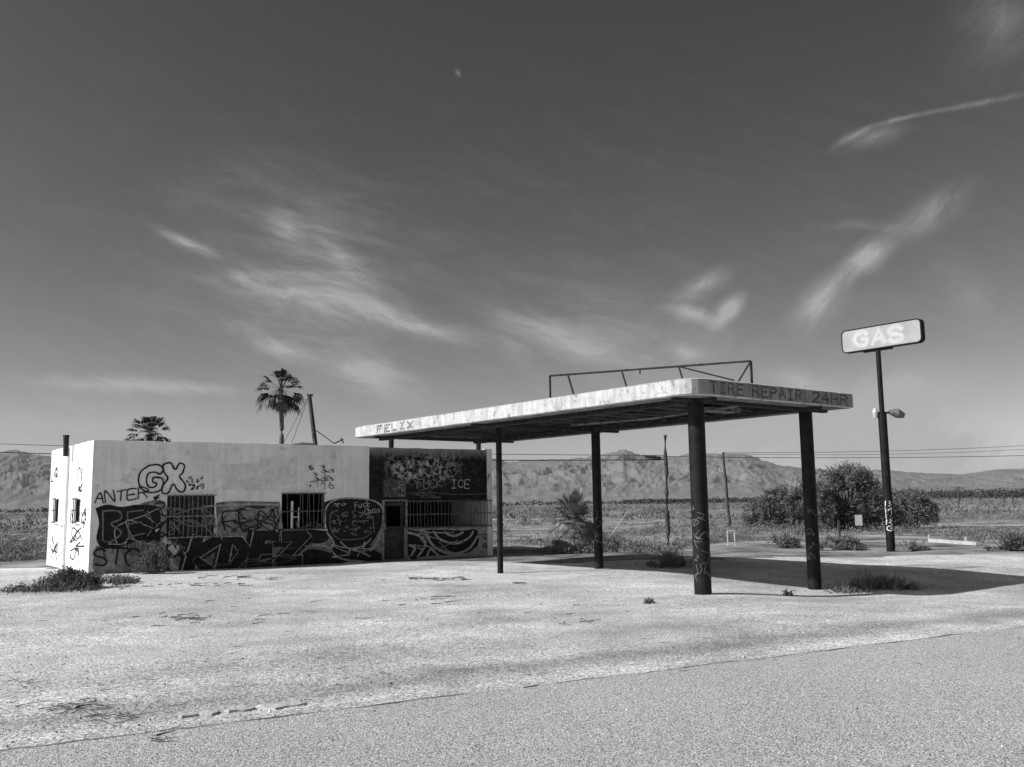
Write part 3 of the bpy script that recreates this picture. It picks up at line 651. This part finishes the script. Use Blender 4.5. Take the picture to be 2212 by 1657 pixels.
# ------------------------------------------------------------ utility poles + wires
def upole(bx,by,tx,ty,r,label):
    b=G(bx,by); b.z=gz(b.x,b.y)-.2; t=D(tx,ty,b.y); mb=MB(); n=6
    mb.tube([b.lerp(t,i/n)+V((.02*math.sin(i*2.1),0,0)) for i in range(n+1)],[r*(1-.3*i/n) for i in range(n+1)],10)
    o=obj('utility_pole',mb,M['wood'],loc=b,label=label,category='pole',group='utility poles'); return b,t,o
b1,t1,e=upole(1443,1180,1437,940,.095,'weathered dark wooden pole standing in the scrub')
b2,t2,_=upole(1577,1145,1562,977,.09,'slightly leaning wooden pole in the scrub')
m=MB(); m.tube([D(1393,986,b1.y),D(1428,990,b1.y)],.045,6); m.bar(D(1400,984,b1.y),D(1437,988,b1.y),.03); m.bar(D(1398,991,b1.y),D(1436,993,b1.y),.025)
obj('insulator_bracket',m,M['rust'],parent=e,loc=b1)
def wire(pa,pb,sag,r,label):
    mb=MB(); mb.tube([pa.lerp(pb,i/16)-V((0,0,sag*4*(i/16)*(1-i/16))) for i in range(17)],r,5)
    obj('power_line',mb,M['rust'],loc=pa,label=label,category='cable',group='overhead power lines')
wire(D(-60,957,b1.y+6),D(1437,984,b1.y),.1,.012,'thin dark overhead cable'); wire(D(-60,975,b1.y+6),D(1437,993,b1.y),.15,.02,'thin dark overhead cable')
wire(D(1437,986,b1.y),D(2260,983,b1.y+4),.08,.011,'thin dark overhead cable'); wire(D(1562,978,b2.y),D(2260,960,b2.y+5),.15,.012,'thin dark overhead cable'); wire(D(1562,980,b2.y),D(2260,968,b2.y+5),.2,.010,'thin dark overhead cable')
for (x,y0,y1) in ((2168,1095,1055),(2188,1093,1060),(2070,1080,1050)):
    b=D(x,y0,150); t=D(x,y1,150); b.z=-.3; mb=MB(); mb.tube([b,t],[.13,.1],6); mb.bar(t+V((-.8,0,-.3)),t+V((.8,0,-.3)),.12)
    obj('utility_pole',mb,M['wood'],loc=b,label='distant utility pole with crossarm on the plain',category='pole',group='utility poles')
mb=MB(); bt=D(668,853,34.0); bb=D(681,960,33.8)
bb2=bb+ (bb-bt)*(bb.z/(bt.z-bb.z)); mb.tube([bb2,bt],[.10,.075],8); mb.bar(bt+V((-.08,0,0)),bt+V((.14,0,-.02)),.07)
ms=obj('antenna_mast',mb,M['wood'],loc=bb2,label='leaning dark mast with guy wires behind the building',category='mast')
mb=MB()
for (x,y) in ((612,958),(630,958)): mb.tube([bt,D(x,y,35)],.010,4)
obj('guy_wire',mb,M['rust'],parent=ms,loc=bt)
mb=MB(); mb.bar(D(683,930,33.9),D(722,958,33.9),.03); mb.bar(D(722,958,33.9),D(742,949,33.9),.04); mb.bar(D(736,946,33.9),D(742,957,33.9),.04)
obj('antenna_arm',mb,M['rust'],parent=ms,loc=bt)
g=G(1580,1180); w=.13; mb=MB()
for sx in (-w,w): mb.bar(g+V((sx,0,-.05)),g+V((sx,0,.56)),.035)
mb.bar(g+V((-w,0,.56)),g+V((w,0,.56)),.035); mb.bar(g+V((-w,0,.12)),g+V((w,0,.12)),.035)
obj('metal_stand',mb,M['whitem'],loc=g,label='small white metal frame standing on bare ground',category='stand')
g=G(1856,1152); mb=MB(); mb.bar(g+V((0,0,-.1)),g+V((0,0,.5)),.04); sp_=obj('notice_sign',mb,M['wood'],loc=g,label='small blank white notice sign among shrubs',category='sign')
mb=MB(); mb.box(g+V((0,-.04,.62)),(.33,.02,.5)); obj('sign_panel',mb,M['whitem'],parent=sp_,loc=g)
mb=MB(); mb.tube([G(1315,1162),D(1357,1103,G(1315,1162).y)],.012,5); obj('leaning_pole',mb,M['whitem'],loc=G(1315,1162),label='thin pale pole leaning out of the scrub',category='pole')
mb=MB(); a=G(2008,1172); b=G(2112,1180); mb.bar(a+V((0,0,.08)),b+V((0,0,.08)),.1,.12); 
for p in (a,G(2088,1178)): mb.bar(p+V((0,0,-.1)),p+V((0,0,.30)),.06)
obj('low_barrier',mb,M['kerb'],loc=a,label='low pale concrete barrier with short posts',category='barrier')
mb=MB(); a=G(1815,1180); mb.bar(a,a+V((0,0,.9)),.07); obj('wooden_post',mb,M['wood'],loc=a,label='short dark wooden post in the shrubs',category='post')
# ------------------------------------------------------------ vegetation
def rdir(r): 
    z=r.uniform(-1,1); a=r.uniform(0,6.283); s=math.sqrt(1-z*z); return V((s*math.cos(a),s*math.sin(a),z))
def leafcloud(mb,lobes,count,size,seed):
    r=random.Random(seed); tot=sum(l[1]*l[2]*l[3] for l in lobes)
    for (c,rx,ry,rz) in lobes:
        n=int(count*rx*ry*rz/tot); c=V(c); i=0
        while i<n:
            d=rdir(r); k=r.random()**.4*(1.12 if r.random()<.12 else 1); p=V((d.x*rx,d.y*ry,d.z*rz))*k*(1+.5*noise.noise(d*2.6+c)); q=c+p
            if noise.noise(q*1.3)+.45*noise.noise(q*4)<-.13: i+=.3; continue
            i+=1
            if q.z<.02: continue
            a=rdir(r); a.z=abs(a.z)*.8+.1; a=(a+d*.5).normalized(); b=a.cross(rdir(r)).normalized(); s=size*r.uniform(.5,1.5)
            mb.poly([q-a*s,q+b*s*.2,q+a*s,q-b*s*.2])
def bush(name,x0,x1,ytop,ybase,n,size,seed,label,category='shrub',lob=9,mat='leaf',fl=.45):
    g=G((x0+x1)/2,ybase); g.z=gz(g.x,g.y); W=(x1-x0)/F*g.y*.5; Ht=D((x0+x1)/2,ytop,g.y).z; r=random.Random(seed)
    e=empty(name,g,label,category); lobes=[]; st=MB()
    for i in range(lob):
        a=-1+2*(i+.5)/lob; rr=W*r.uniform(.26,.38)*(1 if lob<11 else .8); hz=Ht*(1-fl*a*a)*r.uniform(.66,1.0); 
        c=g+V((a*W*.76,r.uniform(-.5,.5)*W*.6,max(hz-rr*.8,rr*.4))); lobes.append((c,rr,rr,min(rr*.8,hz*.5)))
        lobes.append((c-V((r.uniform(-.2,.2),0,c.z*.5)),rr*1.05,rr,c.z*.6))
        m=g.lerp(c,.5)+V((r.uniform(-.2,.2),0,.1)); st.tube([g+V((a*W*.2,0,-.05)),m,c+V((0,0,rr*.9))],[.06*Ht/3,.04*Ht/3,.012],5)
    obj('branch',st,M['wood'],parent=e,loc=g); mb=MB(); leafcloud(mb,lobes,n,size,seed); obj('crown',mb,M[mat],parent=e,loc=g)
bush('desert_tree',1628,1800,1024,1142,30000,.085,1,'dense dark desert shrub beside a taller thicket',lob=12,fl=.3)
bush('desert_tree',1740,1925,992,1148,38000,.09,2,'tall dense dark desert thicket behind the sign','tree',lob=14,fl=.35)
bush('desert_tree',1900,2042,1046,1137,20000,.085,3,'low rounded dark desert shrub',lob=11,fl=.35)
bush('desert_tree',1600,1700,1068,1140,10000,.075,4,'small dark desert shrub')
bush('desert_tree',1860,1955,1034,1142,12000,.08,5,'small dark desert shrub near the sign pole')
bush('shrub',2120,2260,1142,1190,9000,.05,6,'grey desert shrub at the edge of the lot',mat='scrub',lob=12,fl=.2)
bush('shrub',1750,1880,1146,1188,7000,.05,7,'low dry shrub in front of the thicket',mat='scrub',lob=12)
bush('shrub',1925,2020,1160,1190,4000,.045,8,'low dry shrub near the sign pole',mat='scrub')
bush('shrub',1640,1740,1150,1184,5000,.05,11,'low ragged dry shrub at the edge of the lot',mat='scrub',lob=11)
bush('shrub',300,372,1172,1240,7000,.035,9,'dark weedy bush growing against the painted wall')
bush('shrub',80,245,1218,1272,10000,.035,10,'low rounded dark weed bush at the building corner',lob=11)
def weed(px,py,wpx,h,n,seed,label,wd=.012,leaves=3,mat='leaf'):
    g=G(px,py); g.z=gz(g.x,g.y); r=random.Random(seed); W=wpx/F*g.y*.5; mb=MB()
    for i in range(n):
        a=r.gauss(0,.42)*W; y=r.gauss(0,.35)*min(W,.9)
        if noise.noise(V((a*1.8,y*1.8,seed)))<-.1: continue
        p=g+V((a,y,0)); p.z=gz(p.x,p.y)-.01
        hh=h*r.uniform(.3,1)*max(.25,1-(a/W)**2*.8)*(1+.6*noise.noise(V((a*2.5,y,seed+5)))); lean=V((r.uniform(-.7,.7),r.uniform(-.7,.7),0))*hh
        q=p+lean*.5+V((0,0,hh*.65)); t=p+lean+V((0,0,hh)); s=V((r.uniform(-1,1),r.uniform(-1,1),0)).normalized()*wd*.6
        b=len(mb.v); mb.v+=[p-s*.5,p+s*.5,q+s,q-s,t]; mb.f+=[(b,b+1,b+2,b+3),(b+3,b+2,b+4)]
        for _ in range(leaves):
            c=p.lerp(t,r.uniform(.3,1)); d=rdir(r)*.035; e=rdir(r)*.014; mb.poly([c,c+d+e,c+d*1.8,c+d-e])
    obj('weed',mb,M[mat],loc=g,label=label,category='weed',group='weeds on the pavement')
weed(150,1275,220,.30,1100,1,'dark spreading weed clump at the building corner')
weed(60,1276,150,.16,400,2,'low dry weeds beside the building corner',mat='scrub')
weed(250,1262,130,.24,500,3,'low weeds along the foot of the wall')
weed(1455,1226,95,.48,900,4,'dark weed clump under the canopy')
weed(1900,1256,190,.34,700,5,'thin grassy weeds growing in the canopy shadow',leaves=1); weed(1830,1264,110,.2,240,6,'low grassy weeds beside a column',leaves=1); weed(1975,1258,60,.18,120,9,'low thin grassy weeds on the pavement',leaves=1)
weed(1703,1278,14,.14,60,7,'small weed sprouting from the pavement'); weed(1402,1304,20,.1,70,8,'small weed sprouting from the pavement'); weed(1410,1222,30,.15,60,12,'small weed under the canopy')
def fan(mb,base,axis_,lp,lf,r,nl=13,spread=1.0,droop=.5,w=.03):
    tip=base+axis_*lp+V((0,0,-droop*lp*.25)); side=axis_.cross(V((0,0,1))); 
    if side.length<.05: side=V((1,0,0))
    side.normalize(); mb.poly([base-side*w*.5,base+side*w*.5,tip+side*w*.4,tip-side*w*.4])
    for i in range(nl):
        t=(-1+2*i/(nl-1))*spread; d=(axis_*math.cos(t)+side*math.sin(t)).normalized(); ll=lf*(1-.25*abs(t))*r.uniform(.85,1.1)
        m=tip+d*ll*.6+V((0,0,-droop*ll*.12)); e=tip+d*ll*.95+V((0,0,-droop*ll*.55)); n=d.cross(V((0,0,1)))
        if n.length<.05: n=side.copy()
        n=n.normalized()*w
        mb.poly([tip,m+n,m-n]); mb.poly([m-n,m+n,e])
def palm(tx,ty,depth,crx,r0,seed,label,nf=42,droop=.8,skirt=10):
    top=D(tx,ty,depth); g=V((top.x,top.y,0)); r=random.Random(seed); e=empty('palm_tree',g,label,'palm tree','palm trees')
    mb=MB(); n=24; mb.tube([V((g.x+.08*math.sin(i*.3+seed),g.y,-.1+(top.z)*i/n)) for i in range(n+1)],[r0*(1.35-.5*min(1,i/n*1.5))*(1.07 if i%2 else .96) for i in range(n+1)],12)
    tt=V((g.x+.08*math.sin(n*.3+seed),g.y,top.z-.1)); obj('trunk',mb,M['trunk'],parent=e,loc=g)
    mb=MB()
    for i in range(nf):
        a=r.uniform(0,6.283); el=math.radians(r.uniform(-40,80)); d=V((math.cos(a)*math.cos(el),math.sin(a)*math.cos(el),math.sin(el)))
        fan(mb,tt,d,crx*r.uniform(.38,.6),crx*r.uniform(.4,.55),r,11,.75,droop+(.6 if el<.2 else 0),.03*crx)
    obj('crown',mb,M['palm'],parent=e,loc=tt)
    mb=MB()
    for i in range(skirt):
        a=r.uniform(0,6.283); d=V((math.cos(a)*.45,math.sin(a)*.45,-.9)).normalized(); fan(mb,tt-V((0,0,.15)),d,crx*.3,crx*.4,r,7,.4,.5,.03*crx)
    obj('dead_fronds',mb,M['dead'],parent=e,loc=tt)
palm(608,836,70,2.25,.2,3,'tall palm with a ragged crown behind the building',nf=48); palm(325,934,76,2.3,.2,5,'palm crown rising over the building roof',nf=80,skirt=6)
g=G(1240,1185); r=random.Random(8); e=empty('palm_shrub',g,'short bushy palm with a dense skirt of dead fronds','palm'); mb=MB(); top=D(1240,1108,g.y)
mb.tube([g-V((0,0,.1)),g+V((0,0,.8)),V((g.x,g.y,top.z))],[.3,.26,.18],12); obj('trunk',mb,M['trunk'],parent=e,loc=g); mb=MB(); tt=V((g.x,g.y,top.z))
for i in range(170):
    a=r.uniform(0,6.283); el=math.radians(r.uniform(-50,88)); d=V((math.cos(a)*math.cos(el),math.sin(a)*math.cos(el),math.sin(el))); fan(mb,tt+V((0,0,-.25*r.random())),d,.62*r.uniform(.35,1.05),.60*r.uniform(.7,1.1),r,15,.95,.06,.013)
obj('crown',mb,M['palml'],parent=e,loc=tt); mb=MB()
for i in range(420):
    a=r.uniform(0,6.283); z=r.uniform(.22,1)*top.z; d=V((math.cos(a)*.7,math.sin(a)*.7,-.65)).normalized(); fan(mb,V((g.x+math.cos(a)*.36,g.y+math.sin(a)*.36,z)),d,.30,.46,r,9,.6,.25,.015)
obj('dead_fronds',mb,M['dead'],parent=e,loc=tt)
# scrub field
mb=MB(); r=random.Random(21); cnt=0
while cnt<10500:
    d=31+ (r.random()**1.7)*330; x=r.uniform(-.72,.72)*d
    g=V((x,d,0))
    if (g-fa).dot(fn)<.6: continue
    if -16<x<1 and 22<d<37: continue
    dens=noise.noise(V((x*.07,d*.05,2)))+.6*noise.noise(V((x*.3,d*.3,2)))
    if d>90: dens=noise.noise(V((x*.03,d*.012,2)))+.5*noise.noise(V((x*.12,d*.05,2)))
    if dens<(.06 if d<60 else -.06 if d<90 else -.10): continue
    cnt+=1; z=gz(x,d); near=d<75; big=r.random()**3
    W=(.18+.75*big)*(1+d/260)*r.uniform(.8,1.2); Hh=(.12+.38*big if d<50 else .15+.75*big)*(1+d/500); nl=int((26+46*big) if near else 8+18*big)
    for k in range(nl):
        a=r.uniform(0,6.283); el=r.uniform(.05,1.4); rr=r.uniform(.4,1.05); p=V((x+math.cos(a)*math.cos(el)*W*rr,d+math.sin(a)*math.cos(el)*W*rr,z+math.sin(el)*Hh*rr))
        s=(.055 if near else .17)*r.uniform(.6,1.4); q=rdir(r); t=q.cross(rdir(r)).normalized(); q.z=abs(q.z)+.3
        mb.poly([p-t*s*.3,p+t*s*.3,p+q*s*1.4])
obj('scrub',mb,M['scrub'],kind='stuff',label='low grey desert scrub covering the plain',category='scrub')
mb=MB(); r=random.Random(5)
for i in range(2600):
    d=r.uniform(420,700); x=r.uniform(.12,.75)*d if r.random()<.6 else r.uniform(-.8,.75)*d
    hh=r.uniform(3,5.5) if x>.35*d else r.uniform(1,2.5)
    for k in range(10):
        p=V((x+r.uniform(-2,2),d,r.uniform(.1,1)*hh)); q=rdir(r)*1.1; t=rdir(r)*1.1; mb.poly([p,p+q,p+t])
obj('orchard',mb,M['farleaf'],kind='stuff',label='far dark line of orchard trees on the plain',category='trees')
# ------------------------------------------------------------ mountains
prof=[(-400,985),(-200,978),(0,976),(40,971),(62,979),(108,986),(250,1000),(450,1010),(700,1005),(900,998),(1065,990),(1100,998),(1170,992),(1230,991),(1290,984),(1320,978),(1345,969),(1372,979),(1420,988),(1470,984),(1500,977),(1560,980),(1610,981),(1640,990),(1680,1004),(1740,1011),(1820,1017),(1900,1014),(2000,1022),(2080,1024),(2150,1014),(2212,1012),(2400,1006),(2700,1015)]
pq=[Q(*p) for p in prof]
def T(X):
    for i in range(len(pq)-1):
        if pq[i][0]<=X<=pq[i+1][0]:
            t=(X-pq[i][0])/(pq[i+1][0]-pq[i][0]); return pq[i][1]*(1-t)+pq[i+1][1]*t
    return pq[0][1] if X<pq[0][0] else pq[-1][1]
mb=MB(); NC=1300; NR=90
for j in range(NR+1):
    t=j/NR*1.2
    for i in range(NC+1):
        X=-.72+1.44*i/NC; dd=5200+3000*t
        x=X*dd; y=dd; ridge=T(X)*8200
        wx=300*noise.noise(V((x*.0012,y*.0012,4)))+.3*(y-6500)*noise.noise(V((x*.0008,0,7))); q=V(((x+wx)*.0024,y*.0006,0))
        n=1-abs(noise.noise(q))*2; n2_=1-abs(noise.noise(V(((x+wx)*.006,y*.0017,3))))*2; n3=1-abs(noise.noise(V(((x+wx*.5)*.014,y*.0045,9))))*2; n4=1-abs(noise.noise(V((x*.032,y*.012,1))))*2
        f=t**.95 if t<=1 else 1-(t-1)*1.6
        rel=(.22*n+.20*n2_+.15*n3+.06*n4-.42)
        cr=math.exp(-((t-1)/.09)**2)
        z=ridge*(f+rel*min(1,t*2.2)*(1-cr)*.52*min(1,abs(1-t)*2.4+.12))+ridge*cr*(.03*n3+.012*n4-.025)
        mb.v.append(V((x,y,max(-5,z-3 if t<.02 else z))))
for j in range(NR):
    for i in range(NC):
        a=j*(NC+1)+i; mb.f.append((a,a+1,a+NC+2,a+NC+1))
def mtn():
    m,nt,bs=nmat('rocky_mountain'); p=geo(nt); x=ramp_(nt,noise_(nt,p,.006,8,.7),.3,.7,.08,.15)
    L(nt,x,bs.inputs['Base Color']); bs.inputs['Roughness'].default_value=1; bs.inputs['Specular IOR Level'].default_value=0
    bs.inputs['Emission Color'].default_value=(1,1,1,1); bs.inputs['Emission Strength'].default_value=.09  # even glow put into the material to imitate airlight of distant haze
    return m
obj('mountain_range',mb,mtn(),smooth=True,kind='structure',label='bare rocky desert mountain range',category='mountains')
# ------------------------------------------------------------ sun + sky
el=math.radians(38.5); az=math.radians(73+180)
sdir=V((math.sin(az)*math.cos(el),math.cos(az)*math.cos(el),math.sin(el)))
ld=bpy.data.lights.new('sun','SUN'); ld.energy=5.0; ld.angle=math.radians(.5); ld.color=(1,.995,.985); lo=bpy.data.objects.new('sun',ld); sc.collection.objects.link(lo)
lo.rotation_euler=sdir.to_track_quat('Z','Y').to_euler(); lo.location=(-20,-10,30)
w=bpy.data.worlds.new('World'); sc.world=w; w.use_nodes=True; nt=w.node_tree; bg=nt.nodes['Background']
sky=N(nt,'ShaderNodeTexSky',sky_type='NISHITA'); sky.sun_disc=False; sky.sun_elevation=el; sky.sun_rotation=az; sky.dust_density=1.0; sky.air_density=1.0
sepc=N(nt,'ShaderNodeSeparateColor'); L(nt,sky.outputs[0],sepc.inputs[0]); red=sepc.outputs[0]
tc=N(nt,'ShaderNodeTexCoord').outputs['Generated']; s=N(nt,'ShaderNodeSeparateXYZ'); L(nt,tc,s.inputs[0])
yy=math_(nt,'MAXIMUM',s.outputs[1],.05); X=math_(nt,'DIVIDE',s.outputs[0],yy); Z=math_(nt,'DIVIDE',s.outputs[2],yy)
cb=N(nt,'ShaderNodeCombineXYZ'); L(nt,X,cb.inputs[0]); L(nt,Z,cb.inputs[1]); base=cb.outputs[0]
def warp(vec,sc_,det,amp):
    nz=N(nt,'ShaderNodeTexNoise'); nz.inputs['Scale'].default_value=sc_; nz.inputs['Detail'].default_value=det; nz.inputs['Roughness'].default_value=.5; L(nt,vec,nz.inputs['Vector'])
    vs=N(nt,'ShaderNodeVectorMath',operation='SUBTRACT'); L(nt,nz.outputs['Color'],vs.inputs[0]); vs.inputs[1].default_value=(.5,.5,.5)
    vm=N(nt,'ShaderNodeVectorMath',operation='MULTIPLY'); L(nt,vs.outputs[0],vm.inputs[0]); vm.inputs[1].default_value=(amp[0],amp[1],0)
    va=N(nt,'ShaderNodeVectorMath',operation='ADD'); L(nt,vec,va.inputs[0]); L(nt,vm.outputs[0],va.inputs[1]); return va.outputs[0]
wp=warp(base,6,4,(.045,.03))
cl=[(335,480,500,578,15,1.0),(575,440,660,545,36,.7),(640,470,815,635,38,.7),(430,600,620,602,18,.6),(440,590,760,670,32,.95),(700,650,1070,755,26,1.25),(640,650,900,705,36,.7),(490,700,720,800,22,1.4),(680,765,930,868,42,1.5),
(560,560,900,700,70,.5),(1000,650,1420,800,34,.95),(1055,700,1200,850,26,.7),(1120,735,1350,780,26,.75),(1590,575,1420,668,26,.95),(1425,665,1550,708,20,1.9),(1608,635,1525,715,22,1.9),(1705,715,1850,590,40,1.8),(1820,620,1930,510,30,1.8),(1900,530,2110,400,36,.8),
(1790,318,1890,268,9,.8),(1870,276,2060,236,7,.9),(2030,244,2240,200,9,.85),(1800,318,1970,276,26,.55),(30,812,580,850,18,1.9),(-60,895,340,935,26,1.7),(1680,915,2140,815,70,2.4),(1640,805,1810,845,30,1.3),(1820,880,2060,830,44,1.8),
(1430,758,1530,776,18,1.0),(350,360,950,560,120,.35),(980,138,988,162,6,.5),(300,560,1000,820,180,.5),(1000,640,1800,900,160,.5),(1500,900,2300,1000,90,1.2),(1060,930,2300,1010,70,1.0),(-100,880,700,960,80,.9),(1980,540,2230,760,70,.3),(1750,480,2000,500,14,.3),(1640,880,2250,985,50,1.2),(2050,-20,2300,100,170,.35)]
acc=None
for (x0,y0,x1,y1,wd,it) in cl:
    a=Q(x0,y0); b=Q(x1,y1); mpn=N(nt,'ShaderNodeMapping',vector_type='TEXTURE'); L(nt,wp,mpn.inputs[0])
    mpn.inputs['Location'].default_value=((a[0]+b[0])/2,(a[1]+b[1])/2,0); mpn.inputs['Rotation'].default_value=(0,0,math.atan2(b[1]-a[1],b[0]-a[0]))
    ln=math.hypot(b[0]-a[0],b[1]-a[1]); mpn.inputs['Scale'].default_value=(ln*.70,wd/F*1.6,1)
    gr=N(nt,'ShaderNodeTexGradient',gradient_type='QUADRATIC_SPHERE'); L(nt,mpn.outputs[0],gr.inputs[0])
    acc=math_(nt,'MULTIPLY_ADD',gr.outputs['Fac'],it,acc if acc is not None else 0.0)
def streak(rot,sx,sy,sc_,dist=.3):
    # rotate first, then stretch, so the fibres run diagonally
    m1=N(nt,'ShaderNodeMapping'); m1.inputs['Rotation'].default_value=(0,0,math.radians(rot)); L(nt,wp,m1.inputs[0])
    m2=N(nt,'ShaderNodeMapping'); m2.inputs['Scale'].default_value=(sx,sy,1); L(nt,m1.outputs[0],m2.inputs[0])
    return noise_(nt,m2.outputs[0],sc_,9,.72,dist)
sL=streak(18,6,24,1.6); sR=streak(-42,7,20,1.5)
mixf=ramp_(nt,X,.1,.22); st=math_(nt,'ADD',math_(nt,'MULTIPLY',sL,math_(nt,'SUBTRACT',1,mixf)),math_(nt,'MULTIPLY',sR,mixf))
cloud=math_(nt,'MULTIPLY',acc,ramp_(nt,st,.36,.64,.30,1.2))
gen=math_(nt,'MULTIPLY',ramp_(nt,sL,.48,.75,0,.12),math_(nt,'MULTIPLY',ramp_(nt,Z,.55,.2),ramp_(nt,Z,0.0,.1)))
cloud=math_(nt,'ADD',cloud,gen); front=ramp_(nt,s.outputs[1],.1,.3)
cloud=math_(nt,'MINIMUM',math_(nt,'MULTIPLY',math_(nt,'MULTIPLY',cloud,front),.8),.85)
skyv=math_(nt,'ADD',math_(nt,'MULTIPLY',math_(nt,'POWER',math_(nt,'MAXIMUM',red,0.0),1.6),.41),.13)
fin=math_(nt,'ADD',math_(nt,'MULTIPLY',skyv,math_(nt,'SUBTRACT',1,cloud)),math_(nt,'MULTIPLY',cloud,4.3))
L(nt,fin,bg.inputs['Color']); bg.inputs['Strength'].default_value=.1
